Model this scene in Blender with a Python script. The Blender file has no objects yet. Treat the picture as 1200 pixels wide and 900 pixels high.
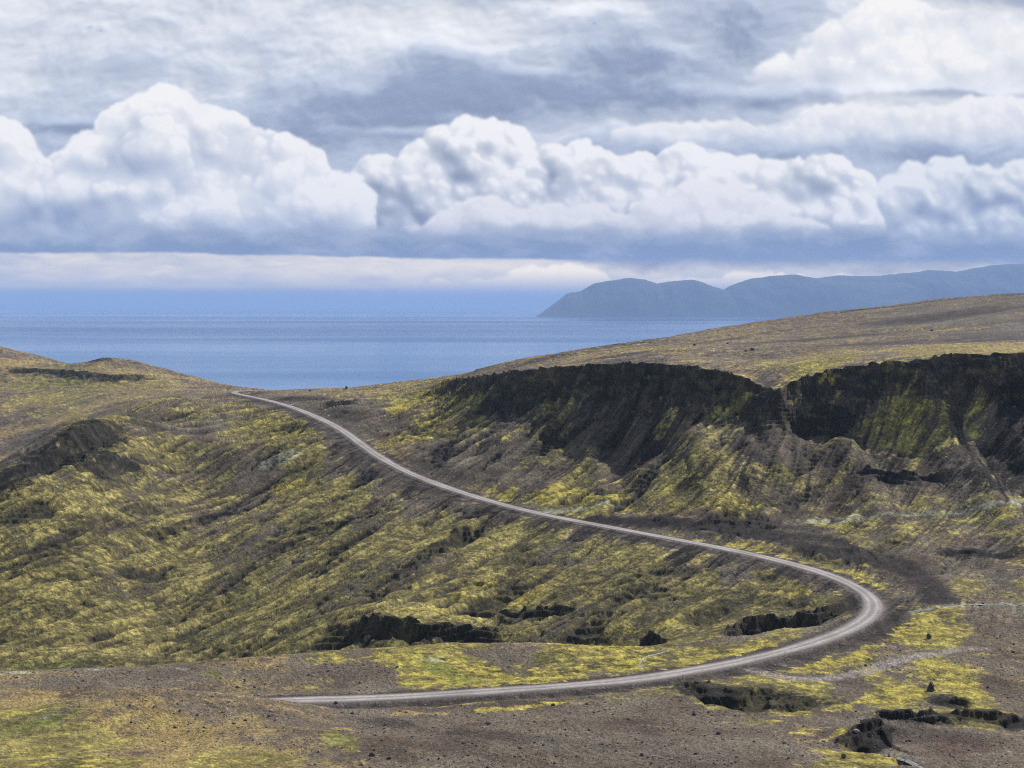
import bpy, math, random
import numpy as np

rng = np.random.default_rng(7)
random.seed(7)
scene = bpy.context.scene
COL = scene.collection

# ------------------------------------------------------------------ camera
W0, H0, F = 1200.0, 900.0, 1648.0
CAMZ, HOR = 250.0, 356.0
PITCH = math.atan((H0 / 2 - HOR) / F)
cam_d = bpy.data.cameras.new('camera')
cam = bpy.data.objects.new('camera', cam_d)
COL.objects.link(cam)
cam.location = (0, 0, CAMZ)
cam.rotation_euler = (math.pi / 2 - PITCH, 0, 0)
cam_d.sensor_width = 36.0
cam_d.lens = 36.0 * F / W0
cam_d.clip_start = 1.0
cam_d.clip_end = 600000.0
scene.camera = cam


def srgb(r, g, b):
    def f(c):
        c /= 255.0
        return c / 12.92 if c <= 0.04045 else ((c + 0.055) / 1.055) ** 2.4
    return (f(r), f(g), f(b), 1.0)


# ------------------------------------------------------------------ light
SUN_AZ = math.radians(47)      # clockwise from the view direction: to the right and beyond
SUN_EL = math.radians(38)
SKY_STRENGTH = 0.1
scene.view_settings.view_transform = 'Standard'
scene.view_settings.look = 'None'
scene.view_settings.exposure = 0.0
scene.view_settings.gamma = 1.0
scene.view_settings.use_curve_mapping = False
sd = bpy.data.lights.new('sun', 'SUN')
sd.energy = 5.0
sd.angle = math.radians(0.5)
sd.color = (1.0, 0.95, 0.87)
sun = bpy.data.objects.new('sun', sd)
COL.objects.link(sun)
sun.rotation_euler = (math.pi / 2 - SUN_EL, 0, math.pi - SUN_AZ)
# lamp shines along its -Z; that rotation puts the sun at azimuth SUN_AZ (x = sin, y = cos)


# ------------------------------------------------------------------ node helper
class NT:
    def __init__(self, tree):
        self.t = tree
        self.n = tree.nodes
        self.l = tree.links

    def put(self, sock, v):
        if v is None:
            return
        if isinstance(v, bpy.types.NodeSocket):
            self.l.new(v, sock)
        else:
            sock.default_value = v

    def math(self, op, a, b=None, c=None, clamp=False):
        n = self.n.new('ShaderNodeMath')
        n.operation = op
        n.use_clamp = clamp
        self.put(n.inputs[0], a)
        self.put(n.inputs[1], b)
        self.put(n.inputs[2], c)
        return n.outputs[0]

    def add(self, a, b): return self.math('ADD', a, b)
    def sub(self, a, b): return self.math('SUBTRACT', a, b)
    def mul(self, a, b): return self.math('MULTIPLY', a, b)
    def mad(self, a, b, c): return self.math('MULTIPLY_ADD', a, b, c)

    def vmath(self, op, a, b=None):
        n = self.n.new('ShaderNodeVectorMath')
        n.operation = op
        self.put(n.inputs[0], a)
        if op == 'SCALE':
            self.put(n.inputs[3], b)
        else:
            self.put(n.inputs[1], b)
        return n.outputs[0]

    def comb(self, x, y, z=0.0):
        n = self.n.new('ShaderNodeCombineXYZ')
        self.put(n.inputs[0], x)
        self.put(n.inputs[1], y)
        self.put(n.inputs[2], z)
        return n.outputs[0]

    def sep(self, v):
        n = self.n.new('ShaderNodeSeparateXYZ')
        self.put(n.inputs[0], v)
        return n.outputs

    def mrange(self, v, a, b, c=0.0, d=1.0, smooth=True):
        n = self.n.new('ShaderNodeMapRange')
        n.interpolation_type = 'SMOOTHSTEP' if smooth else 'LINEAR'
        for i, x in enumerate((v, a, b, c, d)):
            self.put(n.inputs[i], x)
        return n.outputs[0]

    def noise(self, v, scale, detail=5.0, rough=0.55, dist=0.0, colour=False):
        n = self.n.new('ShaderNodeTexNoise')
        self.put(n.inputs['Vector'], v)
        n.inputs['Scale'].default_value = scale
        n.inputs['Detail'].default_value = detail
        n.inputs['Roughness'].default_value = rough
        n.inputs['Distortion'].default_value = dist
        return n.outputs['Color' if colour else 'Fac']

    def voro(self, v, scale, detail=3.0, rough=0.5, smooth=0.35):
        n = self.n.new('ShaderNodeTexVoronoi')
        n.feature = 'SMOOTH_F1'
        n.normalize = True
        self.put(n.inputs['Vector'], v)
        n.inputs['Scale'].default_value = scale
        n.inputs['Detail'].default_value = detail
        n.inputs['Roughness'].default_value = rough
        n.inputs['Lacunarity'].default_value = 2.1
        n.inputs['Smoothness'].default_value = smooth
        return n.outputs['Distance']

    def mix(self, f, a, b, blend='MIX'):
        n = self.n.new('ShaderNodeMix')
        n.data_type = 'RGBA'
        n.blend_type = blend
        self.put(n.inputs[0], f)
        self.put(n.inputs[6], a)
        self.put(n.inputs[7], b)
        return n.outputs[2]

    def curve(self, v, pts):
        n = self.n.new('ShaderNodeFloatCurve')
        c = n.mapping.curves[0]
        pts = sorted(pts)
        c.points[0].location = pts[0]
        c.points[1].location = pts[-1]
        for p in pts[1:-1]:
            c.points.new(*p)
        n.mapping.extend = 'HORIZONTAL'
        n.mapping.update()
        self.put(n.inputs['Value'], v)
        return n.outputs[0]

    def gauss(self, U, V, u0, v0, a, b):
        x = self.math('POWER', self.math('ABSOLUTE', self.mul(self.sub(U, u0), 1 / a)), 2.0)
        y = self.math('POWER', self.math('ABSOLUTE', self.mul(self.sub(V, v0), 1 / b)), 2.0)
        return self.math('EXPONENT', self.mul(self.add(x, y), -1.0))


# ------------------------------------------------------------------ world: clear sky with layered cloud
world = bpy.data.worlds.new('World')
scene.world = world
world.use_nodes = True
nt = NT(world.node_tree)
for n in list(nt.n):
    nt.n.remove(n)
out = nt.n.new('ShaderNodeOutputWorld')
bg = nt.n.new('ShaderNodeBackground')
bg.inputs['Strength'].default_value = SKY_STRENGTH
nt.l.new(bg.outputs[0], out.inputs[0])
sky = nt.n.new('ShaderNodeTexSky')
sky.sky_type = 'NISHITA'
sky.sun_disc = False
sky.sun_elevation = SUN_EL
sky.sun_rotation = SUN_AZ
sky.altitude = 250
# broken cloud overhead, soft and even: it carries on the cover seen in the frame
tc = nt.n.new('ShaderNodeTexCoord')
cn = nt.mrange(nt.noise(nt.vmath('MULTIPLY', tc.outputs['Generated'], (1.5, 1.5, 4.0)), 1.6, 4, 0.55), 0.40, 0.62)
cloud_over = nt.vmath('SCALE', nt.comb(.52, .56, .66), 1.0 / SKY_STRENGTH)
nt.l.new(nt.mix(nt.mul(cn, 0.55), sky.outputs[0], cloud_over), bg.inputs['Color'])
world.cycles.sampling_method = 'MANUAL'
world.cycles.sample_map_resolution = 256

# ================================================================== numpy helpers
f32 = np.float32
_perm = rng.permutation(256).astype(np.int32)
_perm = np.concatenate([_perm, _perm])
_ga = rng.uniform(0, 2 * np.pi, 256)
_gx, _gy = np.cos(_ga).astype(f32), np.sin(_ga).astype(f32)


def perlin(x, y):
    x = np.asarray(x, f32)
    y = np.asarray(y, f32)
    xi = np.floor(x)
    yi = np.floor(y)
    xf = x - xi
    yf = y - yi
    xi = xi.astype(np.int32) & 255
    yi = yi.astype(np.int32) & 255
    u = xf * xf * xf * (xf * (xf * 6 - 15) + 10)
    v = yf * yf * yf * (yf * (yf * 6 - 15) + 10)
    x1 = (xi + 1) & 255
    y1 = (yi + 1) & 255

    def g(a, b, fx, fy):
        h = _perm[_perm[a] + b]
        return _gx[h] * fx + _gy[h] * fy
    n00 = g(xi, yi, xf, yf)
    n10 = g(x1, yi, xf - 1, yf)
    n01 = g(xi, y1, xf, yf - 1)
    n11 = g(x1, y1, xf - 1, yf - 1)
    a = n00 + u * (n10 - n00)
    b = n01 + u * (n11 - n01)
    return (a + v * (b - a)) * 1.5


def fbm(x, y, lam, octaves=4, rough=0.5, seed=0.0):
    s = np.zeros(np.shape(x), f32)
    a, tot = 1.0, 0.0
    fr = 1.0 / lam
    for i in range(octaves):
        s += a * perlin(x * fr + 17.3 * i + seed * 3.1, y * fr - 9.7 * i + seed * 7.7)
        tot += a
        a *= rough
        fr *= 2.03
    return s / tot


def ridged(x, y, lam, octaves=4, seed=0.0):
    s = np.zeros(np.shape(x), f32)
    a, tot = 1.0, 0.0
    fr = 1.0 / lam
    for i in range(octaves):
        s += a * (1 - 2 * np.abs(perlin(x * fr + 17.3 * i + seed * 3.1, y * fr - 9.7 * i + seed * 7.7)))
        tot += a
        a *= 0.52
        fr *= 2.1
    return s / tot


def sstep(x, a, b):
    t = np.clip((x - a) / (b - a), 0, 1)
    return t * t * (3 - 2 * t)


cp, sp = math.cos(PITCH), math.sin(PITCH)


def raydir(px, py):
    """direction with world y component 1"""
    px = np.asarray(px, float)
    py = np.asarray(py, float)
    x = (px - W0 / 2) / F
    v = -(py - H0 / 2) / F
    dy_ = cp + v * sp
    dz_ = -sp + v * cp
    return x / dy_, dz_ / dy_


def at(px, py, Y):
    a, b = raydir(px, py)
    return a * Y, np.asarray(Y, float) + 0 * a, CAMZ + b * Y


def poly_dist(X, Y, pts, maxd=None, closed=False):
    """distance, signed side (+ = left of the direction of travel), arc position (index units) to a polyline; culled beyond maxd"""
    n = X.size
    best = np.full(n, 1e9, f32)
    sgn = np.ones(n, f32)
    tt = np.zeros(n, f32)
    pts = np.asarray(pts, float)
    if maxd is None:
        idx = None
        xs, ys = X, Y
    else:
        lo = pts.min(0) - maxd
        hi_ = pts.max(0) + maxd
        idx = np.nonzero((X > lo[0]) & (X < hi_[0]) & (Y > lo[1]) & (Y < hi_[1]))[0]
        xs, ys = X[idx], Y[idx]
    b = np.full(xs.size, 1e9, f32)
    s = np.ones(xs.size, f32)
    t_ = np.zeros(xs.size, f32)
    for i in range(len(pts) - 1):
        p, q = pts[i], pts[i + 1]
        d = q - p
        L2 = float(d @ d) + 1e-9
        if maxd is not None:
            m = np.nonzero((xs > min(p[0], q[0]) - maxd) & (xs < max(p[0], q[0]) + maxd) & (ys > min(p[1], q[1]) - maxd) & (ys < max(p[1], q[1]) + maxd))[0]
            ax, ay = xs[m] - p[0], ys[m] - p[1]
        else:
            m = slice(None)
            ax, ay = xs - p[0], ys - p[1]
        t = np.clip((ax * d[0] + ay * d[1]) / L2, 0, 1)
        ex, ey = ax - t * d[0], ay - t * d[1]
        dd = np.sqrt(ex * ex + ey * ey)
        bb = b[m]
        k = dd < bb
        cr = d[0] * ay - d[1] * ax
        b[m] = np.where(k, dd, bb)
        s[m] = np.where(k, np.where(cr >= 0, 1, -1), s[m])
        t_[m] = np.where(k, i + t, t_[m])
    if idx is None:
        return b, s, t_
    best[idx] = b
    sgn[idx] = s
    tt[idx] = t_
    return best, sgn, tt


def chaikin(pts, it=2):
    p = np.asarray(pts, float)
    for _ in range(it):
        q = np.empty((2 * len(p), p.shape[1]))
        q[0] = p[0]
        q[-1] = p[-1]
        q[1:-1:2] = 0.75 * p[:-1] + 0.25 * p[1:]
        q[2:-1:2] = 0.25 * p[:-1] + 0.75 * p[1:]
        p = q
    return p


def resample(p, step):
    d = np.r_[0, np.cumsum(np.linalg.norm(np.diff(p[:, :2], axis=0), axis=1))]
    n = max(2, int(d[-1] / step) + 1)
    s = np.linspace(0, d[-1], n)
    return np.stack([np.interp(s, d, p[:, k]) for k in range(p.shape[1])], 1), s


# ================================================================== the lie of the land
ROAD = [(120, 826, 401), (190, 824, 405), (250, 823, 408), (300, 822, 411), (345, 821, 414), (450, 818, 418), (560, 811, 424), (660, 804, 430), (740, 797, 437), (800, 788, 446), (860, 777, 456),
        (920, 763, 470), (970, 748, 487), (1005, 733, 505), (1024, 717, 524), (1022, 702, 545), (1005, 688, 562), (970, 673, 585),
        (920, 658, 607), (850, 643, 640), (780, 630, 668), (700, 615, 705), (640, 604, 738), (590, 592, 768), (540, 577, 800),
        (500, 563, 835), (470, 550, 862), (440, 533, 905), (415, 514, 955), (395, 500, 1000), (370, 488, 1060), (340, 476, 1150),
        (310, 468, 1260), (285, 463, 1370), (273, 460.5, 1430), (276, 458.5, 1490), (292, 457.5, 1545), (330, 457, 1600)]
VP = ROAD[3:-3] + [
    # the hill on the left and its face
    (250, 460.5, 1420), (187, 467, 1250), (167, 472.5, 1150), (133, 485.5, 980), (110, 489, 910), (270, 475, 1250), (220, 480, 1130), (200, 500, 1000), (300, 480, 1130), (260, 520, 960), (340, 520, 935), (80, 508, 865),
    (40, 535, 830), (0, 556, 800), (0, 620, 740), (0, 690, 680), (0, 760, 620), (50, 775, 600), (60, 560, 805), (100, 560, 820), (100, 620, 760), (100, 700, 680),
    (110, 778, 600), (200, 540, 930), (200, 580, 870), (200, 650, 770), (200, 720, 690), (200, 772, 615), (300, 520, 1000), (300, 560, 900),
    (300, 620, 800), (300, 680, 715), (300, 740, 630), (300, 765, 600), (400, 545, 900), (400, 600, 800), (400, 660, 710), (400, 720, 610),
    (430, 750, 560), (500, 600, 770), (500, 650, 690), (500, 700, 620), (500, 745, 560), (600, 630, 715), (600, 680, 640), (600, 730, 580),
    (610, 752, 552), (700, 660, 640), (700, 700, 590), (700, 742, 543), (800, 670, 610), (800, 710, 562), (780, 750, 522), (900, 690, 570),
    (900, 715, 545), (900, 745, 495), (850, 757, 485), (950, 700, 556), (980, 715, 530),
    # bench between the hill and the lower road
    (780, 770, 472), (700, 775, 464), (600, 770, 473), (500, 780, 458), (400, 782, 456), (330, 790, 446), (750, 757, 491), (650, 753, 498), (550, 755, 495),
    (430, 759, 490), (330, 768, 478), (250, 773, 470), (200, 778, 462), (100, 784, 454), (0, 786, 448),
    # foreground
    (300, 814, 391), (250, 808, 389), (200, 803, 392), (150, 799, 398), (322, 817, 393), (346, 822, 397), (0, 800, 430), (0, 850, 360), (0, 900, 310), (300, 838, 365), (250, 850, 365), (200, 900, 315), (400, 850, 372),
    (400, 900, 325), (500, 840, 383), (520, 870, 350), (600, 850, 376), (600, 900, 332), (700, 830, 395), (700, 860, 362), (750, 900, 328),
    (800, 836, 389), (850, 850, 372), (900, 870, 346), (950, 900, 322), (1000, 850, 374), (1060, 893, 336), (1150, 880, 347), (1200, 900, 327), (1200, 862, 366),
    (-200, 900, 310), (-200, 800, 430), (1400, 900, 330), (1400, 800, 440),
    # shelves and stream flats on the right
    (960, 790, 445), (900, 798, 434), (900, 822, 412), (1000, 790, 447), (1000, 820, 418), (1100, 740, 503), (1100, 780, 455), (1100, 820, 414), (1200, 740, 500),
    (1200, 800, 435), (1200, 845, 396), (1060, 720, 520), (1150, 712, 530), (1200, 700, 545), (1150, 680, 580), (1200, 650, 620), (1100, 650, 622), (1050, 670, 598),
    (1000, 640, 645), (1100, 610, 685), (1200, 600, 690), (1000, 600, 720), (900, 610, 715), (850, 600, 748), (780, 600, 755), (700, 595, 780), (620, 575, 815),
    (560, 550, 872), (500, 520, 930), (460, 500, 990), (430, 480, 1070), (400, 470, 1150), (480, 480, 1060), (540, 500, 970), (1400, 600, 690), (1400, 700, 545),
    (400, 457, 1400), (330, 458.5, 1480), (460, 450, 1400), (500, 443, 1420), (450, 465, 1230), (380, 462, 1300),
    # the far slopes beyond the gap on the left
    (0, 405, 2350), (20, 411, 2330), (45, 416, 2330), (63, 420, 2320), (80, 426, 2300), (100, 422, 2150), (130, 419, 2120), (157, 422, 2150), (187, 432, 2170), (213, 438, 2170), (233, 446, 2200), (267, 452, 2150), (285, 455, 2000), (0, 450, 2000), (0, 500, 1750),
    (20, 535, 1600), (80, 490, 1750), (100, 460, 1900), (180, 465, 1750), (50, 520, 1600), (200, 452, 1950), (250, 459, 1700), (150, 475, 1600), (-150, 400, 2300), (-150, 500, 1700)]
VH = [  # ground that the photograph cannot show, in world metres
    (-345, 900, 125), (-345, 1050, 125), (-352, 1200, 122), (-352, 1330, 126), (-345, 1450, 128), (-420, 1000, 88), (-420, 1300, 85), (-430, 850, 85), (-380, 760, 92),
    (-180, 545, 92), (-120, 545, 92), (-60, 545, 100), (-220, 545, 90), (-10, 530, 113), (30, 525, 113), (-30, 530, 112), (-170, 500, 108), (-110, 505, 108),
    (-300, 560, 85), (0, 150, 188), (-150, 150, 188), (150, 150, 188), (0, 0, 242), (-150, -60, 240), (150, -60, 240), (300, 100, 200), (-300, 100, 200),
    (-120, 405, 134), (-90, 408, 134), (0, 230, 160), (60, 230, 162), (-70, 240, 162), (-100, 1700, 128), (0, 1700, 135), (-250, 1700, 128), (100, 1750, 140), (-200, 2400, 50), (100, 2400, 50), (400, 2500, 50),
    (-700, 2600, 110), (-900, 2500, 150), (-300, 2900, 10), (-900, 3200, 10), (300, 3100, -5), (-200, 3500, -30), (-1200, 3600, -40),
    (600, 3600, -40), (1400, 3600, -40), (900, 2700, 60), (1400, 2600, 100), (-1400, 2400, 170), (-1400, 1500, 120), (-2200, 2600, 100), (2200, 2600, 100),
    (500, 900, 150), (800, 900, 150), (600, 1300, 160), (300, 1200, 150), (900, 500, 150), (-700, 700, 90), (-700, 400, 140), (700, 300, 160), (150, 1400, 168), (300, 1700, 150)]
RIMP = [(520, 442, 1210), (535, 447, 1080), (570, 438, 1020), (620, 433, 960), (680, 428, 920), (740, 425, 900), (790, 427, 882), (835, 434, 864), (870, 441, 845), (893, 452, 818),
        (908, 461, 800), (925, 451, 812), (950, 441, 822), (1000, 431, 822), (1060, 423, 812), (1120, 419, 800), (1200, 417, 785), (1300, 414, 760), (1500, 405, 700)]
PP = RIMP + [
    (600, 424, 1100), (650, 416, 1200), (560, 431, 1180), (700, 406, 1420), (760, 401, 1520), (810, 391, 1600), (860, 383, 1650), (910, 377, 1650), (960, 369, 1600), (1000, 365, 1600),
    (1050, 359, 1580), (1100, 352, 1550), (1200, 343, 1500), (1350, 333, 1450), (800, 413, 1000), (900, 422, 960), (900, 400, 1180), (780, 405, 1250), (1000, 411, 960), (1000, 390, 1200),
    (1100, 402, 1000), (1100, 375, 1270), (1200, 400, 950), (1200, 370, 1220), (1400, 390, 950), (1400, 350, 1250)]
PH = [(-100, 1500, 168), (-50, 1750, 145), (100, 1850, 140), (300, 2000, 150), (500, 2050, 160), (700, 1950, 200), (300, 2600, 60), (700, 2700, 80), (0, 2300, 70),
      (400, 3500, -40), (1500, 3500, -40), (1200, 2500, 160), (900, 1500, 270), (1500, 1800, 280), (2200, 2600, 150), (-100, 3400, -40)]


def mq_fit(px_pts, world_pts, c=28.0, extra=None):
    a = np.array(px_pts, float)
    x, y, z = at(a[:, 0], a[:, 1], a[:, 2])
    pts = np.stack([x, y, z], 1)
    pts = np.concatenate([pts, np.array(world_pts, float)])
    # drop near-duplicates
    keep = []
    for i in range(len(pts)):
        if all((pts[i, 0] - pts[j, 0]) ** 2 + (pts[i, 1] - pts[j, 1]) ** 2 > 36 for j in keep):
            keep.append(i)
    pts = pts[keep]
    X = pts[:, :2]
    D = np.sqrt(((X[:, None] - X[None]) ** 2).sum(-1) + c * c)
    n = len(X)
    A = np.zeros((n + 3, n + 3))
    A[:n, :n] = D - np.eye(n) * 0.6
    A[:n, n] = 1
    A[:n, n + 1:] = X / 1000
    A[n:, :n] = A[:n, n:].T
    b = np.r_[pts[:, 2], 0, 0, 0]
    w = np.linalg.solve(A, b)
    return X.astype(f32), w.astype(f32), c, pts


def mq_eval(m, X, Y):
    P_, w, c, _ = m
    o = np.full(X.shape, w[-3], f32) + w[-2] * X / 1000 + w[-1] * Y / 1000
    X = X.astype(f32)
    Y = Y.astype(f32)
    for i in range(len(P_)):
        o += w[i] * np.sqrt((X - P_[i, 0]) ** 2 + (Y - P_[i, 1]) ** 2 + f32(c * c))
    return o


MV = mq_fit(VP, VH)
MP = mq_fit(PP, PH)


class Grid:
    def __init__(self, x0, x1, y0, y1, st):
        self.x0, self.y0, self.st = x0, y0, st
        self.nx, self.ny = int((x1 - x0) / st) + 1, int((y1 - y0) / st) + 1
        self.X, self.Y = np.meshgrid(x0 + st * np.arange(self.nx, dtype=f32), y0 + st * np.arange(self.ny, dtype=f32))

    def sample(self, A, x, y):
        u = np.clip((x - self.x0) / self.st, 0, self.nx - 1.001)
        v = np.clip((y - self.y0) / self.st, 0, self.ny - 1.001)
        i = u.astype(np.int32)
        j = v.astype(np.int32)
        u = (u - i).astype(f32)
        v = (v - j).astype(f32)
        return (A[j, i] * (1 - u) + A[j, i + 1] * u) * (1 - v) + (A[j + 1, i] * (1 - u) + A[j + 1, i + 1] * u) * v


g6 = Grid(-820, 1000, -80, 2000, 6.0)
gF = Grid(-6000, 6000, -3000, 6400, 30.0)
TAB = {}
for key, m in (('V', MV), ('P', MP)):
    TAB[key] = (mq_eval(m, g6.X, g6.Y), mq_eval(m, gF.X, gF.Y))


def smooth_sample(g, A, x, y):
    """quadratic B-spline sampling: no creases between cells"""
    u = np.clip((x - g.x0) / g.st, 1.0, g.nx - 2.01)
    v = np.clip((y - g.y0) / g.st, 1.0, g.ny - 2.01)
    i = np.floor(u + .5).astype(np.int32)
    j = np.floor(v + .5).astype(np.int32)
    u = (u - i).astype(f32)
    v = (v - j).astype(f32)
    wx = (0.5 * (0.5 - u) ** 2, 0.75 - u * u, 0.5 * (0.5 + u) ** 2)
    wy = (0.5 * (0.5 - v) ** 2, 0.75 - v * v, 0.5 * (0.5 + v) ** 2)
    o = 0
    for b in range(3):
        for a in range(3):
            o = o + A[j + b - 1, i + a - 1] * (wx[a] * wy[b])
    return o


def tab(key, x, y):
    near, far = TAB[key]
    a = smooth_sample(g6, near, x, y)
    b = smooth_sample(gF, far, x, y)
    k = sstep(np.maximum(np.maximum(x - 880, -700 - x), np.maximum(y - 1880, -60 - y)), 0, 100)
    return a * (1 - k) + b * k


rim = np.array([at(*p) for p in RIMP])
rim = chaikin(rim, 2)
back = np.array([[-60, 1500, 160], [-120, 1900, 120], [-200, 2600, 40]], float)
rim = np.concatenate([back[::-1], rim])
rim_fwd = np.nonzero(rim[:, 1] < 1300)[0]
rim_fwd = rim_fwd[np.argsort(rim[rim_fwd, 0])]
rim_zs = np.convolve(np.pad(rim[rim_fwd, 2], 3, mode='edge'), np.ones(7) / 7, 'valid')


def rimfun(x, y):
    """signed distance to the plateau rim (+ on the valley side), wandering; position along it"""
    d, s, t = poly_dist(x, y, rim[:, :2])
    return -s * d, t


def base_height(x, y, detail=True):
    sh = x.shape
    x = x.ravel().astype(f32)
    y = y.ravel().astype(f32)
    v = tab('V', x, y)
    p = tab('P', x, y)
    s, t = rimfun(x, y)
    if detail:
        fade = sstep(y, 1500, 1250)
        s = s + fade * (8 * fbm(x, y, 80, 1, .5, 3) * sstep(np.abs(s), 150, 40) + 6.0 * fbm(x, y, 24, 3, .6, 5) * sstep(np.abs(s), 40, 6))
    zr = np.interp(x, rim[rim_fwd, 0], rim_zs).astype(f32)
    k = sstep(y, 1300, 1080)                         # the cliff dies out towards the skyline
    lf = sstep(x, -60, 60)
    hc = np.clip(6 + 8 * perlin(x / 60, x * 0 + 3.3) + 6 * perlin(x / 19, x * 0 + 8.3), .8, 14) * k * (.12 + .88 * sstep(x, -40, 70))
    sc = np.maximum(s, 0)
    st1 = np.clip(4.5 + 4 * perlin(x / 35, y / 35 + 4), 1.5, 9)
    cl = hc * (0.5 * sstep(sc, 0, 4.5) + 0.5 * sstep(sc, st1, st1 + 9)) + 5.0 * k * lf * sstep(sc, 0, 26)
    hc = hc + 5.0 * k * lf
    dlt = np.maximum(zr - hc - v, 1.0)
    lf = sstep(x, -60, 60)
    slope = 0.54 + 0.21 * lf - .12 * sstep(x, 130, 260)
    q = slope * sc / dlt
    w = np.clip(1 - q / 2.0, 0, 1) ** 2
    w = w * sstep(sc, 240, 150)
    top = zr - cl
    low = np.where(top > v, v + (top - v) * w, v)
    # plateau side meets the rim height
    hi_ = p + (zr - p) * np.exp(np.minimum(s, 0) / 14.0) * k
    bl = sstep(s, -0.6, 0.6)
    near = hi_ * (1 - bl) + low * bl
    wide = sstep(s, -60, 60)
    far = p * (1 - wide) + v * wide
    h = near * k + far * (1 - k)
    return h.reshape(sh), s.reshape(sh), t.reshape(sh)


# 2 m working grid of the bare form, used to stand things on the ground
g2 = Grid(-700, 800, 180, 2600, 2.5)
h2, s2, t2 = base_height(g2.X, g2.Y)


def unproject(px, py, ymax=2500.0):
    """where the sight line through a pixel of the photograph first meets the ground"""
    px = np.atleast_1d(np.asarray(px, float))
    py = np.atleast_1d(np.asarray(py, float))
    a, b = raydir(px, py)
    ys = np.geomspace(230, ymax, 2600)
    X = a[:, None] * ys[None]
    Z = CAMZ + b[:, None] * ys[None]
    hh = g2.sample(h2, X, np.broadcast_to(ys[None], X.shape))
    below = Z < hh
    k = below.argmax(1)
    k = np.where(below.any(1), k, len(ys) - 1)
    y = ys[k]
    return np.stack([a * y, y, hh[np.arange(len(k)), k]], 1)


# ------------------------------------------------------------------ scarps and gullies: (photo line, drop m, wall width m, recovery m)
# each runs left to right in the photo with its steep wall on the far side and the ground recovering towards the camera
NOTCH = [
    ([(760, 612), (820, 622), (880, 634), (940, 645), (1000, 658), (1050, 672), (1085, 690), (1095, 705)], 1.7, 5, 26),
    ([(880, 700), (940, 706), (985, 700)], 1.0, 3, 10),
    ([(822, 748), (850, 740), (875, 732), (905, 726), (940, 722), (972, 714), (996, 700), (1004, 690)], 6.2, 2.0, 13),
    ([(748, 748), (765, 745), (790, 750)], 4.5, 2.0, 9),
    ([(400, 728), (430, 722), (470, 728), (520, 735), (560, 738), (610, 730)], 5.5, 3.0, 16),
    ([(540, 708), (590, 716), (640, 712), (680, 700)], 3.0, 2.5, 16),
    ([(50, 530), (85, 506), (112, 496), (132, 491)], 5, 3, 14),
    ([(85, 545), (110, 540), (132, 535), (152, 533)], 4, 3, 14),
    ([(0, 566), (35, 546), (70, 522), (100, 506), (135, 497)], 5, 3, 12),
    ([(135, 600), (160, 592), (180, 590)], 2.2, 2, 10),
    ([(150, 624), (190, 622), (235, 604), (290, 593)], 2.6, 2, 10),
    ([(335, 624), (380, 614), (420, 606), (455, 596)], 2.0, 1.2, 12),
    ([(465, 674), (490, 654), (520, 634), (545, 618), (580, 612)], 3.2, 2, 14),
    ([(100, 660), (160, 640), (220, 630)], 1.0, 2, 12),
    ([(0, 690), (40, 672), (90, 650), (120, 640)], 1.2, 2, 12),
    ([(0, 650), (50, 620), (95, 596)], 1.4, 2, 10),
    ([(200, 740), (260, 700), (300, 672), (345, 650)], 1.8, 1.6, 10),
    ([(330, 760), (380, 735), (430, 700), (470, 680)], 1.8, 1.8, 12),
    ([(790, 665), (840, 668), (880, 676)], 1.2, 4, 18),
    ([(700, 700), (740, 692), (790, 684)], 1.1, 1.5, 12),
    ([(455, 578), (475, 572), (505, 570)], 1.8, 2, 8),
    ([(375, 472), (398, 470), (424, 474)], 4.0, 5, 30),
    ([(765, 808), (800, 800), (840, 806), (880, 812), (930, 818), (980, 826)], 3.0, 5, 16),
    ([(850, 806), (900, 806), (950, 810), (1010, 822)], 1.9, 4, 12),
    ([(1010, 836), (1050, 838), (1100, 838), (1150, 840), (1200, 838)], 3.2, 2.4, 12),
    ([(1090, 812), (1110, 818), (1150, 826)], 2.4, 2.5, 10),
    ([(972, 874), (990, 864), (1020, 858), (1050, 862)], 3.2, 1.8, 8),
    ([(1040, 888), (1065, 890), (1080, 897)], 1.6, 1.2, 5),
    ([(0, 428), (60, 432), (120, 441), (200, 444)], 5.5, 7, 60),
    ([(90, 419), (115, 421), (140, 422)], 7, 8, 60),
    ([(560, 470), (600, 462), (640, 452), (660, 440)], 7, 4, 20),
    ([(905, 486), (950, 478), (985, 480), (1015, 492)], 7, 4, 18),
    ([(1160, 470), (1178, 452), (1200, 446), (1240, 446)], 16, 5, 40),
    ([(1080, 648), (1130, 643), (1200, 644)], 1.6, 2.5, 12),
    ([(955, 364), (975, 361), (1000, 363)], 5, 6, 40),
    ([(1000, 548), (1040, 556), (1080, 560), (1110, 548)], 3, 2.5, 14),
    ([(540, 440), (552, 436), (566, 434)], 3, 4, 18),
]
notches = []
for line, A_, w_, L_ in NOTCH:
    a = np.array(line, float)
    p = unproject(a[:, 0], a[:, 1])
    notches.append((resample(chaikin(p, 2), 4.0)[0][:, :2], A_, w_, L_))


_mw = unproject([1030, 1000, 1060, 1150, 905], [862, 868, 850, 872, 838])
MOUNDS = [(_mw[0][0], _mw[0][1], 11.0, 2.6), (_mw[1][0], _mw[1][1], 5.0, 1.4), (_mw[2][0], _mw[2][1], 7.0, 1.2), (_mw[3][0], _mw[3][1], 14.0, 1.5)]


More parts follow.
